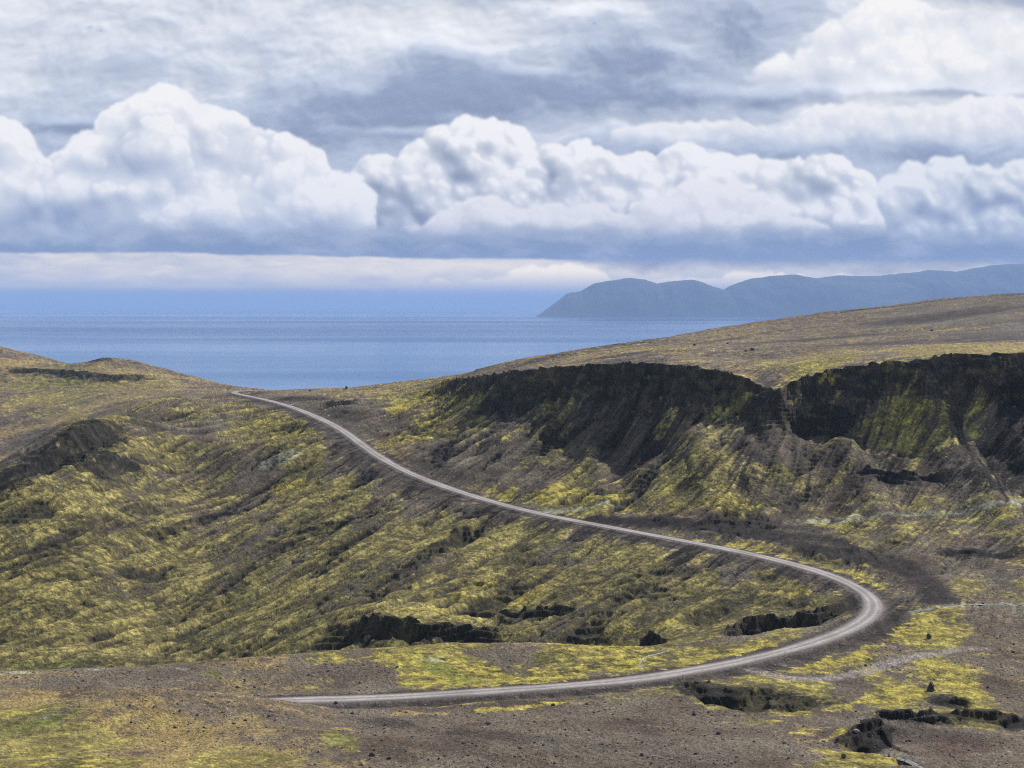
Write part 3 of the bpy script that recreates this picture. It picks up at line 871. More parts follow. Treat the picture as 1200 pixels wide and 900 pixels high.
# patches: kind, photo centre, radii, tilt in degrees (up to the right), strength
PATCH = [
    ('moss', 60, 548, 60, 14, 30, .6), ('moss', 130, 505, 50, 8, 15, .5), ('dark', 300, 660, 40, 5, 25, .5), ('dark', 60, 690, 40, 5, 25, .4), ('dark', 180, 715, 50, 5, 25, .4),
    ('darkg', 20, 545, 40, 8, 35, .8), ('dark', 60, 536, 40, 9, 30, .9), ('dark', 100, 510, 34, 9, 18, .85), ('dark', 10, 572, 26, 8, 30, .7), ('dark', 140, 545, 26, 8, 10, .6),
    ('tan', 330, 545, 50, 10, 8, .5), ('tan', 240, 640, 90, 10, 25, .5), ('tan', 520, 700, 80, 8, 10, .5), ('tan', 110, 630, 70, 8, 28, .5), ('tan', 660, 665, 60, 8, 5, .5), ('tan', 800, 700, 60, 6, 3, .6),
    ('gravel', 290, 640, 50, 10, 28, .5), ('gravel', 340, 665, 40, 8, 25, .5), ('gravel', 500, 660, 50, 8, 15, .4), ('gravel', 210, 560, 40, 8, 20, .5), ('gold', 600, 705, 40, 6, 5, .6), ('gold', 560, 690, 30, 5, 10, .6), ('gold', 760, 735, 50, 5, 5, .5),
    ('dark', 1020, 362, 60, 2, 5, .7), ('dark', 900, 378, 50, 1.5, 3, .5), ('purple', 1100, 372, 90, 6, 4, .6), ('purple', 960, 398, 90, 5, 3, .6), ('purple', 720, 418, 60, 5, 4, .5), ('purple', 1040, 402, 80, 4, 2, .5), ('moss', 700, 412, 60, 2, 4, .5), ('moss', 1050, 388, 60, 2, 3, .4),
    ('tan', 60, 460, 90, 4, 0, .7), ('tan', 190, 450, 60, 3, -2, .6), ('moss', 110, 445, 80, 5, 0, .5), ('gravel', 30, 500, 40, 5, 8, .6),
    ('tan', 60, 875, 160, 14, 2, .8), ('tan', 230, 870, 130, 14, 0, .6), ('tan', 160, 845, 140, 8, 0, .5), ('gold', 60, 890, 90, 6, 0, .2),
    ('moss', 870, 814, 130, 13, -3, .8), ('dark', 830, 812, 60, 8, -3, .75), ('dark', 930, 818, 80, 7, -5, .6), ('darkg', 760, 812, 40, 7, 0, .6), ('darkg', 620, 822, 150, 3, 3, .5), ('darkg', 720, 876, 120, 6, 0, .45), ('purple', 600, 866, 90, 6, -4, .35), ('darkg', 560, 886, 70, 6, -6, .5), ('purple', 1110, 868, 70, 8, 0, .45), ('darkg', 1150, 790, 50, 8, 0, .3), ('moss', 1150, 770, 60, 8, 0, .25), ('moss', 1180, 820, 40, 8, 0, .3),
    ('gravel', 360, 850, 60, 7, -12, .6), ('darkg', 270, 862, 110, 5, 0, .45), ('darkg', 140, 838, 70, 3, 0, .4), ('gravel', 200, 815, 120, 6, 0, .5),
    ('moss', 640, 480, 60, 12, 25, .35), ('moss', 760, 500, 40, 18, 40, .5), ('moss', 850, 480, 30, 26, 50, .6), ('moss', 1000, 500, 60, 18, 20, .4), ('moss', 560, 500, 30, 20, 30, .5), ('moss', 900, 560, 60, 14, 10, .5), ('moss', 1060, 500, 50, 26, 20, .6),
    ('gold', 335, 508, 45, 10, 10, .5), ('gold', 300, 497, 22, 5, 5, .5), ('gold', 325, 573, 8, 10, 20, .9), ('gold', 345, 568, 22, 3, 15, .9), ('pale', 325, 538, 32, 7, 5, .8), ('gravel', 268, 540, 20, 6, 8, .8), ('gravel', 300, 560, 35, 14, 5, .7),
    ('gold', 490, 470, 40, 8, 12, .95), ('gold', 470, 478, 25, 6, 8, .7), ('gold', 500, 500, 60, 9, 18, .6), ('gold', 520, 478, 30, 6, 10, .5), ('gravel', 445, 488, 25, 10, -30, .7), ('gold', 428, 517, 16, 3, -38, .8), ('gold', 460, 541, 24, 4, -33, .55),
    ('gold', 595, 577, 26, 7, -8, .95), ('gold', 640, 578, 36, 9, 0, .95), ('gold', 690, 584, 45, 6, -4, .8), ('gold', 725, 592, 30, 3, 0, .5), ('pale', 640, 593, 40, 2.5, -2, .7), ('pale', 700, 590, 30, 1.6, 0, .5), ('gold', 872, 592, 34, 5, 8, 1.0), ('tan', 800, 597, 70, 5, 2, .8),
    ('gravel', 520, 535, 40, 14, -20, .9), ('gravel', 570, 550, 55, 14, -10, .9), ('gravel', 740, 500, 30, 22, 20, .9), ('gravel', 700, 480, 34, 20, 20, .8), ('gravel', 730, 525, 28, 18, 40, .8), ('gravel', 905, 510, 45, 24, 15, .8), ('gravel', 960, 490, 60, 18, 10, .7),
    ('gravel', 1120, 470, 24, 30, 60, .6), ('gold', 1145, 482, 12, 6, 20, .5), ('gold', 1075, 480, 16, 10, 20, .5), ('moss', 650, 520, 40, 22, 25, .4), ('moss', 800, 545, 50, 22, 30, .3),
    ('pale', 1090, 598, 70, 3.2, 5, .4), ('pale', 960, 610, 42, 2, 5, .8), ('pale', 1170, 590, 40, 3, 2, .8), ('gold', 1150, 586, 60, 4, 4, .5), ('gold', 985, 617, 40, 4, 3, .5),
    ('purple', 850, 615, 90, 6, -4, .9), ('purple', 920, 628, 70, 7, -8, .95), ('purple', 1000, 645, 55, 6, -16, .95), ('purple', 1060, 662, 35, 7, -22, .95), ('purple', 1090, 684, 20, 14, -40, .9), ('purple', 740, 607, 60, 3, -3, .8),
    ('gold', 800, 629, 22, 4, -4, .7), ('gold', 862, 638, 30, 6, -10, .9), ('gold', 905, 650, 26, 5, -10, .9), ('gold', 975, 662, 30, 6, -15, .8), ('gold', 1020, 680, 26, 8, -20, .7),
    ('gold', 940, 695, 28, 6, -5, .7), ('gravel', 1070, 676, 22, 6, 0, .6), ('gravel', 1090, 702, 20, 6, 0, .8),
    ('gold', 470, 770, 70, 8, 0, .6), ('gold', 700, 758, 70, 5, -3, .8), ('gold', 560, 790, 80, 12, 2, .9), ('gold', 640, 795, 60, 6, 4, .95), ('gold', 730, 780, 60, 8, 8, .8), ('green', 515, 783, 24, 7, -15, .8), ('green', 540, 792, 30, 6, -10, .6), ('pale', 508, 772, 16, 4, 0, .6), ('green', 640, 773, 50, 3, 5, .5),
    ('gravel', 585, 770, 45, 7, -6, .85), ('gravel', 425, 790, 42, 10, 0, .8), ('gravel', 700, 790, 26, 5, 6, .5), ('pale', 512, 812, 14, 1.6, 0, .7), ('tan', 640, 800, 30, 4, 3, .7), ('gravel', 440, 806, 60, 4, 0, .5), ('gravel', 700, 768, 30, 3, 0, .5),
    ('gold', 840, 770, 60, 6, 12, .95), ('gold', 905, 755, 40, 5, 10, .9), ('gravel', 850, 750, 60, 4, 4, .8), ('gold', 770, 795, 30, 2.5, 8, .8),
    ('green', 60, 783, 60, 3, 0, .7), ('pale', 110, 786, 18, 2, 0, .9), ('pale', 15, 790, 22, 1.6, 0, .7), ('pale', 215, 785, 14, 2.5, -20, .6), ('green', 250, 792, 30, 5, -5, .6), ('gravel', 110, 800, 110, 9, 2, .9), ('gravel', 190, 793, 60, 5, 0, .7),
    ('gravel', 360, 788, 60, 8, 2, .8), ('green', 40, 852, 55, 8, 8, .8), ('pale', 65, 840, 26, 3, 10, .5), ('gold', 20, 832, 40, 7, 5, .3), ('gravel', 240, 832, 80, 10, -3, .5), ('gravel', 165, 882, 45, 6, 3, .55), ('darkg', 60, 884, 26, 4, 0, .7), ('gold', 120, 896, 120, 5, 0, .35), ('gold', 330, 893, 60, 5, 0, .35),
    ('green', 400, 868, 34, 12, -25, .5), ('gravel', 310, 870, 60, 10, -10, .5), ('gravel', 420, 848, 30, 8, -12, .7), ('tan', 480, 836, 50, 4, 0, .8), ('gold', 590, 831, 40, 3, 3, .7), ('gold', 620, 828, 40, 2.5, 3, .6), ('tan', 100, 860, 80, 10, 0, .5), ('tan', 200, 850, 60, 8, 0, .5),
    ('darkg', 580, 848, 50, 3, 5, .6), ('darkg', 650, 848, 26, 3, 0, .6), ('darkg', 460, 885, 35, 8, -15, .7), ('purple', 470, 850, 46, 6, -12, .6), ('darkg', 840, 885, 80, 6, 0, .35),
    ('gold', 935, 788, 26, 7, 10, .95), ('gold', 975, 773, 36, 7, 15, .95), ('gold', 1030, 752, 34, 7, 25, .95), ('gold', 1075, 735, 30, 8, 20, .95), ('gold', 1110, 748, 20, 4, 5, .7), ('gravel', 1010, 780, 30, 5, 12, .5),
    ('gold', 1050, 815, 42, 9, 12, .95), ('gold', 1130, 805, 26, 10, -10, .95), ('gold', 1100, 790, 40, 5, 0, .7), ('gold', 1160, 835, 30, 5, -5, .85), ('darkg', 1075, 818, 26, 7, 5, .5), ('dark', 1110, 822, 26, 8, 0, .8), ('gold', 1090, 778, 18, 7, 0, .7),
    ('gold', 930, 835, 26, 5, -5, .8), ('gold', 990, 832, 20, 4, 0, .7), ('gold', 860, 829, 30, 3, 0, .6), ('dark', 900, 815, 50, 8, -3, .5), ('dark', 850, 820, 26, 6, 0, .5), ('dark', 1060, 840, 46, 5, 2, .7), ('dark', 1190, 845, 30, 6, 3, .8), ('darkg', 960, 815, 50, 9, -5, .5), ('gravel', 960, 795, 60, 5, 2, .8),
    ('dark', 1015, 868, 34, 9, 3, .95), ('dark', 1065, 849, 26, 4, 0, .8), ('darkg', 1080, 856, 40, 5, 0, .7), ('gold', 1010, 886, 50, 5, -3, .9), ('gold', 985, 862, 20, 4, 20, .7), ('red', 1110, 882, 50, 12, 5, .8), ('red', 1030, 856, 40, 6, 3, .4), ('purple', 1050, 866, 40, 8, 0, .4), ('gravel', 970, 848, 30, 5, -10, .6), ('gold', 960, 852, 30, 4, 10, .5),
    ('dark', 430, 740, 36, 13, -5, .85), ('dark', 490, 740, 50, 9, -3, .6), ('dark', 640, 716, 45, 6, 0, .55), ('dark', 570, 735, 30, 6, 0, .5), ('dark', 765, 752, 14, 8, 0, .8), ('darkg', 840, 655, 60, 9, -8, .8), ('dark', 500, 585, 30, 6, -20, .4), ('dark', 880, 680, 50, 6, -5, .3),
    ('dark', 85, 530, 26, 18, 30, .7), ('dark', 110, 535, 26, 9, 10, .6), ('dark', 150, 545, 20, 9, 10, .5), ('dark', 270, 600, 30, 6, 5, .6), ('dark', 200, 620, 35, 6, 10, .55), ('dark', 150, 600, 14, 7, 20, .6), ('dark', 400, 473, 26, 3.5, 0, .95), ('dark', 475, 580, 16, 5, 0, .7), ('dark', 465, 488, 18, 4, 5, .5), ('dark', 520, 475, 14, 4, 5, .5),
    ('dark', 365, 592, 18, 5, 0, .5), ('darkg', 320, 655, 40, 12, 20, .5), ('darkg', 350, 600, 40, 9, 5, .4), ('darkg', 430, 540, 30, 8, -45, .8), ('darkg', 480, 575, 50, 8, -30, .7), ('darkg', 580, 605, 70, 6, -15, .8), ('darkg', 700, 628, 80, 6, -8, .8), ('darkg', 370, 500, 30, 5, -35, .7), ('darkg', 370, 480, 30, 5, -18, .7), ('darkg', 820, 650, 80, 7, -8, .6),
    ('dark', 1165, 560, 45, 26, 0, .7), ('dark', 1020, 545, 22, 9, 10, .4), ('dark', 870, 565, 14, 20, 10, .7), ('dark', 1185, 470, 22, 24, 0, .8), ('dark', 1150, 648, 70, 7, 0, .75), ('darkg', 1160, 520, 50, 20, 20, .5), ('dark', 1090, 560, 40, 6, -5, .3),
    ('gold', 1050, 423, 120, 3, 3, .45), ('gold', 950, 432, 40, 7, 14, .6), ('tan', 930, 438, 36, 7, 14, .8), ('tan', 1120, 412, 110, 5, 2, .8), ('tan', 720, 408, 60, 3, 4, .6), ('tan', 900, 400, 60, 3, 2, .4), ('tan', 1130, 385, 70, 3, 2, .5), ('moss', 770, 408, 60, 3, 3, .4), ('tan', 660, 428, 80, 4, 3, .6),
    ('purple', 840, 400, 40, 3, 5, .5), ('purple', 1180, 398, 60, 8, 0, .4), ('dark', 975, 366, 20, 2, 0, .8), ('dark', 545, 440, 12, 6, 30, .5), ('purple', 640, 420, 60, 3, 6, .5),
    ('dark', 80, 435, 60, 2.5, -4, .55), ('dark', 170, 441, 40, 2, -2, .5), ('dark', 115, 421, 24, 2.5, 0, .8), ('tan', 60, 478, 50, 6, 4, .6), ('tan', 130, 462, 50, 4, 0, .6), ('green', 60, 447, 40, 4, 0, .5), ('purple', 20, 415, 30, 8, -20, .6), ('green', 95, 470, 20, 4, -20, .5),
    ('purple', 400, 483, 35, 9, -20, .6), ('purple', 350, 467, 40, 4, -10, .7), ('tan', 380, 460, 60, 2, 2, .5), ('purple', 300, 461, 22, 2, 0, .5), ('purple', 470, 500, 26, 8, -20, .4), ('gravel', 230, 505, 40, 10, 12, .6), ('gravel', 160, 500, 30, 8, 15, .4),
]
cen = np.array([(p[1], p[2]) for p in PATCH], float)
cw3 = unproject(cen[:, 0], cen[:, 1])
cw = cw3[:, :2]
up_ = unproject(cen[:, 0], cen[:, 1] - 2)[:, :2]
dn_ = unproject(cen[:, 0], cen[:, 1] + 2)[:, :2]
rad_ = np.hypot(cw[:, 0], cw[:, 1])
perpx = rad_ / F
lr = np.clip((np.hypot(*up_.T) - np.hypot(*dn_.T)) / 4, 1.2 * perpx, 9 * perpx)
er = cw / rad_[:, None]
ep = np.stack([er[:, 1], -er[:, 0]], 1)
aw, bw = [], []
for k, (_, px, py, rx_, ry_, tl_, _s) in enumerate(PATCH):
    t_ = math.radians(tl_)
    aw.append(ep[k] * perpx[k] * rx_ * math.cos(t_) + er[k] * lr[k] * rx_ * math.sin(t_))
    bw.append(-ep[k] * perpx[k] * ry_ * math.sin(t_) + er[k] * lr[k] * ry_ * math.cos(t_))
bump1 = fbm(TX, TY, 16, 4, .62, 60)
bump2 = fbm(TX, TY, 5, 3, .62, 61)
edge = bump1 * .9 + bump2 * .45 + licB * .10
for k, (kind, px, py, rx_, ry_, tl_, st_) in enumerate(PATCH):
    a, b = aw[k], bw[k]
    det = a[0] * b[1] - a[1] * b[0]
    rad = 1.9 * max(np.hypot(*a), np.hypot(*b))
    m = np.nonzero((np.abs(TX - cw[k][0]) < rad) & (np.abs(TY - cw[k][1]) < rad))[0]
    x = TX[m] - cw[k][0]
    y = TY[m] - cw[k][1]
    q1 = (x * b[1] - y * b[0]) / det
    q2 = (a[0] * y - a[1] * x) / det
    r = np.sqrt(q1 * q1 + q2 * q2) - edge[m] * 1.05
    w = sstep(r, 1.30, .35) * st_
    if kind == 'gold':
        moss[m] += w * (1.0 - moss[m]) * .9
        yel[m] += w * (1.32 - yel[m])
        dark[m] *= 1 - w * .8
    elif kind == 'moss':
        moss[m] += w * (1 - moss[m])
    elif kind == 'green':
        moss[m] += w * (1 - moss[m])
        green[m] = np.maximum(green[m], w)
    elif kind == 'pale':
        pale[m] = np.maximum(pale[m], w * sstep(bump2[m] + licA[m] * .06 + q1 * 0, -.35, .15))
    elif kind == 'gravel':
        moss[m] *= 1 - w
        dark[m] *= 1 - w * .6
        tan[m] *= 1 - w * .6
    elif kind == 'tan':
        tan[m] = np.maximum(tan[m], w)
    elif kind == 'purple':
        moss[m] *= 1 - w
        tan[m] *= 1 - w
        purple[m] = np.maximum(purple[m], w)
    elif kind == 'red':
        moss[m] *= 1 - w
        red[m] = np.maximum(red[m], w)
    elif kind == 'dark':
        dark[m] = np.maximum(dark[m], w)
    elif kind == 'darkg':
        dark[m] = np.maximum(dark[m], w * .55)
        purple[m] = np.maximum(purple[m], w * .5)

STROKES = [
    ('purple', [(690, 606), (760, 609), (830, 618), (890, 630), (950, 642), (1010, 655), (1060, 668), (1092, 686), (1098, 704)], 7.5, 1.0),
    ('purple', [(830, 612), (900, 616), (960, 622)], 8.0, .7),
    ('pale', [(940, 613), (1010, 607), (1090, 600), (1150, 593), (1210, 587)], 2.2, .5),
    ('pale', [(610, 596), (660, 593), (720, 590)], 3.0, .75),
    ('pale', [(1070, 716), (1110, 711), (1160, 708), (1230, 710)], 1.8, .4),
    ('pale', [(752, 784), (750, 776), (756, 771), (770, 768), (784, 763)], .8, .35),
    ('dark', [(2, 566), (35, 548), (70, 524), (100, 508), (128, 500)], 14.0, .80),
    ('dark', [(105, 520), (120, 534), (150, 540)], 9.0, .8),
    ('dark', [(560, 432), (620, 417), (700, 407), (760, 402)], 10.0, .6),
    ('dark', [(960, 368), (1010, 363), (1080, 355), (1200, 344)], 12.0, .6)]
for kind, pts_, wd, st_ in STROKES:
    a_ = np.array(pts_, float)
    pl = chaikin(unproject(a_[:, 0], a_[:, 1]), 2)[:, :2]
    dd_, _, _ = poly_dist(TX, TY, pl, wd * 2.4)
    w = sstep(dd_ / wd - edge * .7, 1.25, .5) * st_ * (dd_ < wd * 2.4)
    if kind == 'purple':
        moss *= 1 - w
        tan *= 1 - w
        dark *= 1 - .5 * w
        purple = np.maximum(purple, w)
    elif kind == 'pale':
        pale = np.maximum(pale, w)
    else:
        dark = np.maximum(dark, w)
# bare dark scree below the wall
scr = sstep(ms + 12 * bump1, 8, 22) * sstep(ms + 30 * bump1, 110, 70) * sstep(TX, -30, 60) * sstep(TY, 1200, 1000)
purple = np.maximum(purple, scr * (1 - .7 * sstep(moss, .25, .5)) * (.30 + .5 * sstep(lf2, 0, .4)))

# side track: wheel-worn lighter line
trk = chaikin(unproject([882, 905, 930, 965, 1010, 1050, 1090, 1130, 1150], [783, 792, 798, 797, 788, 775, 767, 762, 762]), 2)[:, :2]
dt, _, _ = poly_dist(TX, TY, trk, 12.0)
track = sstep(dt, 4.2, 1.2) * (.6 + .4 * sstep(bump2, -.2, .2))
# rubble and turned earth beside the road
verge = sstep(mroad + 4 * bump1 + 2 * bump2, 11, 5.5)
mid_i = len(road_seg) * .38
below = np.where(mtr > np.argmin(np.abs(road_seg[:, 0] - road_seg[:, 0].max())), mside > 0, mside < 0)
verge2 = sstep(mroad + 8 * bump1 + 3 * bump2, 20, 9) * below     # the bank below the road is wider
moss *= (1 - np.maximum(verge, verge2))
tan *= (1 - verge)
farl = sstep(TY, 1450, 1800) * sstep(TX, -150, -300)
tan = np.maximum(tan, farl * (.45 + .9 * fbm(TX, TY / 1.0, 120, 3, .6, 98)))
dark = np.maximum(dark * (1 - verge), verge * .30)
dark = np.maximum(dark, verge2 * .43)
purple = np.maximum(purple, np.maximum(verge, verge2) * .6)

fv = sstep(TX, -308, -336) * sstep(TY, 860, 960) * sstep(TY, 2300, 1500)
moss *= 1 - .55 * fv
yel *= 1 - .4 * fv
tan = tan * (1 - fv) + fv * (.42 + .7 * lf_)
yel -= .16 * hl_ * sstep(yel, .75, .45)
# cover with ragged, streaked edges
fine = fbm(TX, TY, 2.4, 3, .65, 70) * .9 + fbm(TX, TY, .9, 1, .5, 71) * .35
strk = np.clip(sstep(TX, 260, 120) * sstep(TY, 480, 540) + sstep(ms, 4, 16) * sstep(ms, 190, 120), 0, 1)
nz = bump1 * .55 + bump2 * .44 + fine * .34 + strk * (licA * .20 + licB * .14) + (1 - strk) * (licA * .06)
cover = sstep(nz - (.52 - moss) * 1.55, -.22, .22)
cover = np.clip(cover, 0, 1) * sstep(moss, .01, .08)
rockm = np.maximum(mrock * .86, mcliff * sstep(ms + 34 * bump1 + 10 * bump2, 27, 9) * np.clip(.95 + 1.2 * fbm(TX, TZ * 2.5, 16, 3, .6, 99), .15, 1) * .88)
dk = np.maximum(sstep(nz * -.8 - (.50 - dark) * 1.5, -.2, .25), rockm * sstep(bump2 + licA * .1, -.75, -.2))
ty_ = sstep(bump1 * .5 + bump2 * .5 + fine * .3 - (.5 - tan) * 1.4, -.35, .35)


def C(r, g, b):
    return np.array([r, g, b], f32)


def mixc(a, b, t):
    return a + (b - a) * t[:, None]


n = TX.size
v1 = fbm(TX, TY, 30, 3, .5, 80)
speck = fbm(TX, TY, 1.1, 2, .6, 81)
def T3(*c):
    return np.tile(C(*c), (n, 1))


hillm = sstep(TX, 260, 120) * sstep(TY, 480, 540) * sstep(TY, 1400, 1200)
plat = sstep(ms, 0, -10) * sstep(TX, -100, 0)
white = rng.standard_normal(n).astype(f32)
grain = np.clip(white, -1.6, 2.6)
near_k = sstep(np.hypot(TX, TY), 1500, 500)
col = T3(.128, .094, .070)
col = mixc(col, T3(.205, .178, .135), np.clip(.5 + v1, 0, 1) * .8)
col = mixc(col, mixc(T3(.100, .080, .082), T3(.165, .145, .125), np.clip(.5 + 1.2 * fbm(TX * .5, TY, 60, 4, .6, 130), 0, 1)), plat * .85)
col = mixc(col, T3(.050, .039, .038), np.clip(purple + .5 * np.clip(-v1 - .1, 0, 1), 0, 1) * .95)
col = mixc(col, T3(.135, .075, .064), red * .8)
col = mixc(col, T3(.340, .245, .095), ty_ * .85)
olive = mixc(T3(.075, .070, .028), T3(.400, .335, .110), np.clip(.46 + bump1 * .6 + bump2 * .35 + fine * .55 + .55 * lf2 * hl_ + .3 * lf_, 0, 1))
gold = mixc(T3(.17, .14, .035), T3(.50, .415, .075), np.clip(.45 + bump2 * 1.0 + fine * .8, 0, 1))
grn = T3(.15, .21, .045)
mossc = mixc(olive, gold, .92 * sstep(yel + bump2 * .65 + bump1 * .4 + fine * .45 + licB * .05, .50, 1.25))
mossc = mixc(mossc, grn, green * .65)
col = mixc(col, mossc, cover * .93)
col = mixc(col, T3(.33, .36, .28), pale * .8)
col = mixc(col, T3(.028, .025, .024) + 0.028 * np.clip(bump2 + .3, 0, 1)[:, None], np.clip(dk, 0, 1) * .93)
col = mixc(col, T3(.30, .27, .25), track * .7)
col = mixc(col, T3(.17, .145, .14), sstep(mroad + bump2 * 1.2, ROADW + 2.6, ROADW + .6) * .7)
ledge = sstep(fbm(TX + 8 * bump1, TZ * 2.2, 9, 3, .6, 97) + .3 * bump2, .12, .5) * mcliff
col = mixc(col, T3(.17, .165, .075), ledge * .8)
# crevice shade painted into the ground colour as near-black flecks
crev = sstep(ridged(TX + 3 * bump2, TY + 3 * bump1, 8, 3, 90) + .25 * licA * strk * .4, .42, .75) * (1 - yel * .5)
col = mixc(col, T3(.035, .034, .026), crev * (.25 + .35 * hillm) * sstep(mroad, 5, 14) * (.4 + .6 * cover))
strk = strk * (1 - .8 * mcliff * sstep(ms, 30, 12))
bright_ = (1 + .42 * speck + (.05 + .22 * strk) * np.clip(licA, -2, 2) + .10 * strk * np.clip(licB, -2, 2) + (.22 * (1 - cover) + .15 * cover) * grain * near_k)
col *= np.clip(bright_, .25, 2.1)[:, None]
# contrast curve: dark ground goes darker, pale ground paler
lum = col.mean(1, keepdims=True)
col = col * np.clip((lum / .150), .05, 4) ** .42 * .96
col = np.clip(col, .006, .62).astype(f32)

# loose stones give the gravel its grain: small real bumps
stony = (1 - cover) * sstep(np.hypot(TX, TY), 900, 500)
TZ = TZ + stony * .10 * np.maximum(perlin(TX * 1.1 + 5, TY * 1.1), 0) * sstep(mroad, 5, 8)
TZ = TZ + cover * .14 * (fine + .3) * sstep(mroad, 6, 12)


def new_mesh_obj(name, co, quads, mat, smooth=True, tris=None):
    me = bpy.data.meshes.new(name)
    me.vertices.add(len(co))
    me.vertices.foreach_set('co', np.asarray(co, f32).ravel())
    nf, k = quads.shape
    me.loops.add(nf * k)
    me.loops.foreach_set('vertex_index', quads.astype(np.int32).ravel())
    me.polygons.add(nf)
    me.polygons.foreach_set('loop_start', (np.arange(nf) * k).astype(np.int32))
    me.polygons.foreach_set('use_smooth', np.full(nf, smooth))
    me.update(calc_edges=True)
    if mat:
        me.materials.append(mat)
    ob = bpy.data.objects.new(name, me)
    COL.objects.link(ob)
    return ob


def grid_quads(nr, nc, wrap=False):
    i, j = np.meshgrid(np.arange(nr - 1), np.arange(nc if wrap else nc - 1), indexing='ij')
    j2 = (j + 1) % nc
    return np.stack([i * nc + j, i * nc + j2, (i + 1) * nc + j2, (i + 1) * nc + j], -1).reshape(-1, 4)


def new_mat(name):
    m = bpy.data.materials.new(name)
    m.use_nodes = True
    t = NT(m.node_tree)
    b = m.node_tree.nodes['Principled BSDF']
    return m, t, b


m_ground, t, b = new_mat('moor_ground')
at_ = t.n.new('ShaderNodeAttribute')
at_.attribute_name = 'ground_colour'
geo = t.n.new('ShaderNodeNewGeometry')
pos = geo.outputs['Position']
nA = t.noise(pos, 1.6, 6, 0.65)
nB = t.noise(pos, 0.35, 5, 0.6)
fac = t.mrange(nA, 0.3, 0.7, 0.72, 1.28, smooth=False)
fac = t.mul(fac, t.mrange(nB, 0.3, 0.7, 0.88, 1.12, smooth=False))
cc = t.vmath('SCALE', at_.outputs['Color'], fac)
t.l.new(cc, b.inputs['Base Color'])
b.inputs['Roughness'].default_value = 0.95
b.inputs['Specular IOR Level'].default_value = 0.15
bmp = t.n.new('ShaderNodeBump')
bmp.inputs['Strength'].default_value = 0.85
bmp.inputs['Distance'].default_value = 0.55
t.l.new(t.add(nA, t.mul(nB, 1.4)), bmp.inputs['Height'])
t.l.new(bmp.outputs[0], b.inputs['Normal'])

ground = new_mesh_obj('ground', np.stack([TX, TY, TZ], 1), grid_quads(NR, NCT, False)[:, ::-1], m_ground)
ca = ground.data.color_attributes.new('ground_colour', 'FLOAT_COLOR', 'POINT')
ca.data.foreach_set('color', np.concatenate([col, np.ones((n, 1), f32)], 1).ravel())
ground['kind'] = 'structure'


def ground_z(x, y):
    x = np.atleast_1d(np.asarray(x, f32))
    y = np.atleast_1d(np.asarray(y, f32))
    return full_height(x, y)[0]


# fast look-up of the finished sheet (its own vertices), for standing stones on it
def sheet_z(x, y):
    x = np.atleast_1d(np.asarray(x, float))
    y = np.atleast_1d(np.asarray(y, float))
    a = np.arctan2(x, y)
    r = np.hypot(x, y)
    c = np.clip(np.searchsorted(ang, a) - 1, 0, NCT - 2)
    fc = (a - ang[c]) / (ang[c + 1] - ang[c])
    o = np.empty(x.size)
    Zg = TZ.reshape(NR, NCT)
    for k in range(x.size):
        z = []
        for cc_ in (c[k], c[k] + 1):
            z.append(np.interp(r[k], RR[:, cc_], Zg[:, cc_]))
        o[k] = z[0] * (1 - fc[k]) + z[1] * fc[k]
    return o


def sight(px, py):
    """where the sight line meets the finished sheet"""
    a, b_ = raydir(px, py)
    th = math.atan2(float(a), 1.0)
    c = int(np.clip(np.searchsorted(ang, th) - 1, 0, NCT - 2))
    Zg = TZ.reshape(NR, NCT)
    rr = RR[:, c]
    yy = rr * math.cos(th)
    zl = CAMZ + float(b_) * yy
    k = np.nonzero((zl < Zg[:, c]) & (yy > 230))[0]
    k = int(k[0]) if len(k) else NR - 30
    return float(a) * yy[k], yy[k], Zg[k, c]



# ------------------------------------------------------------------ the cloudy sky: a dome far outside the haze, its light computed from layered cloud forms


def blur2(A, r, it=2):
    r = max(1, int(round(r)))
    return blur(A, r, it)


def lin(*c):
    return np.array(srgb(*c)[:3], f32)


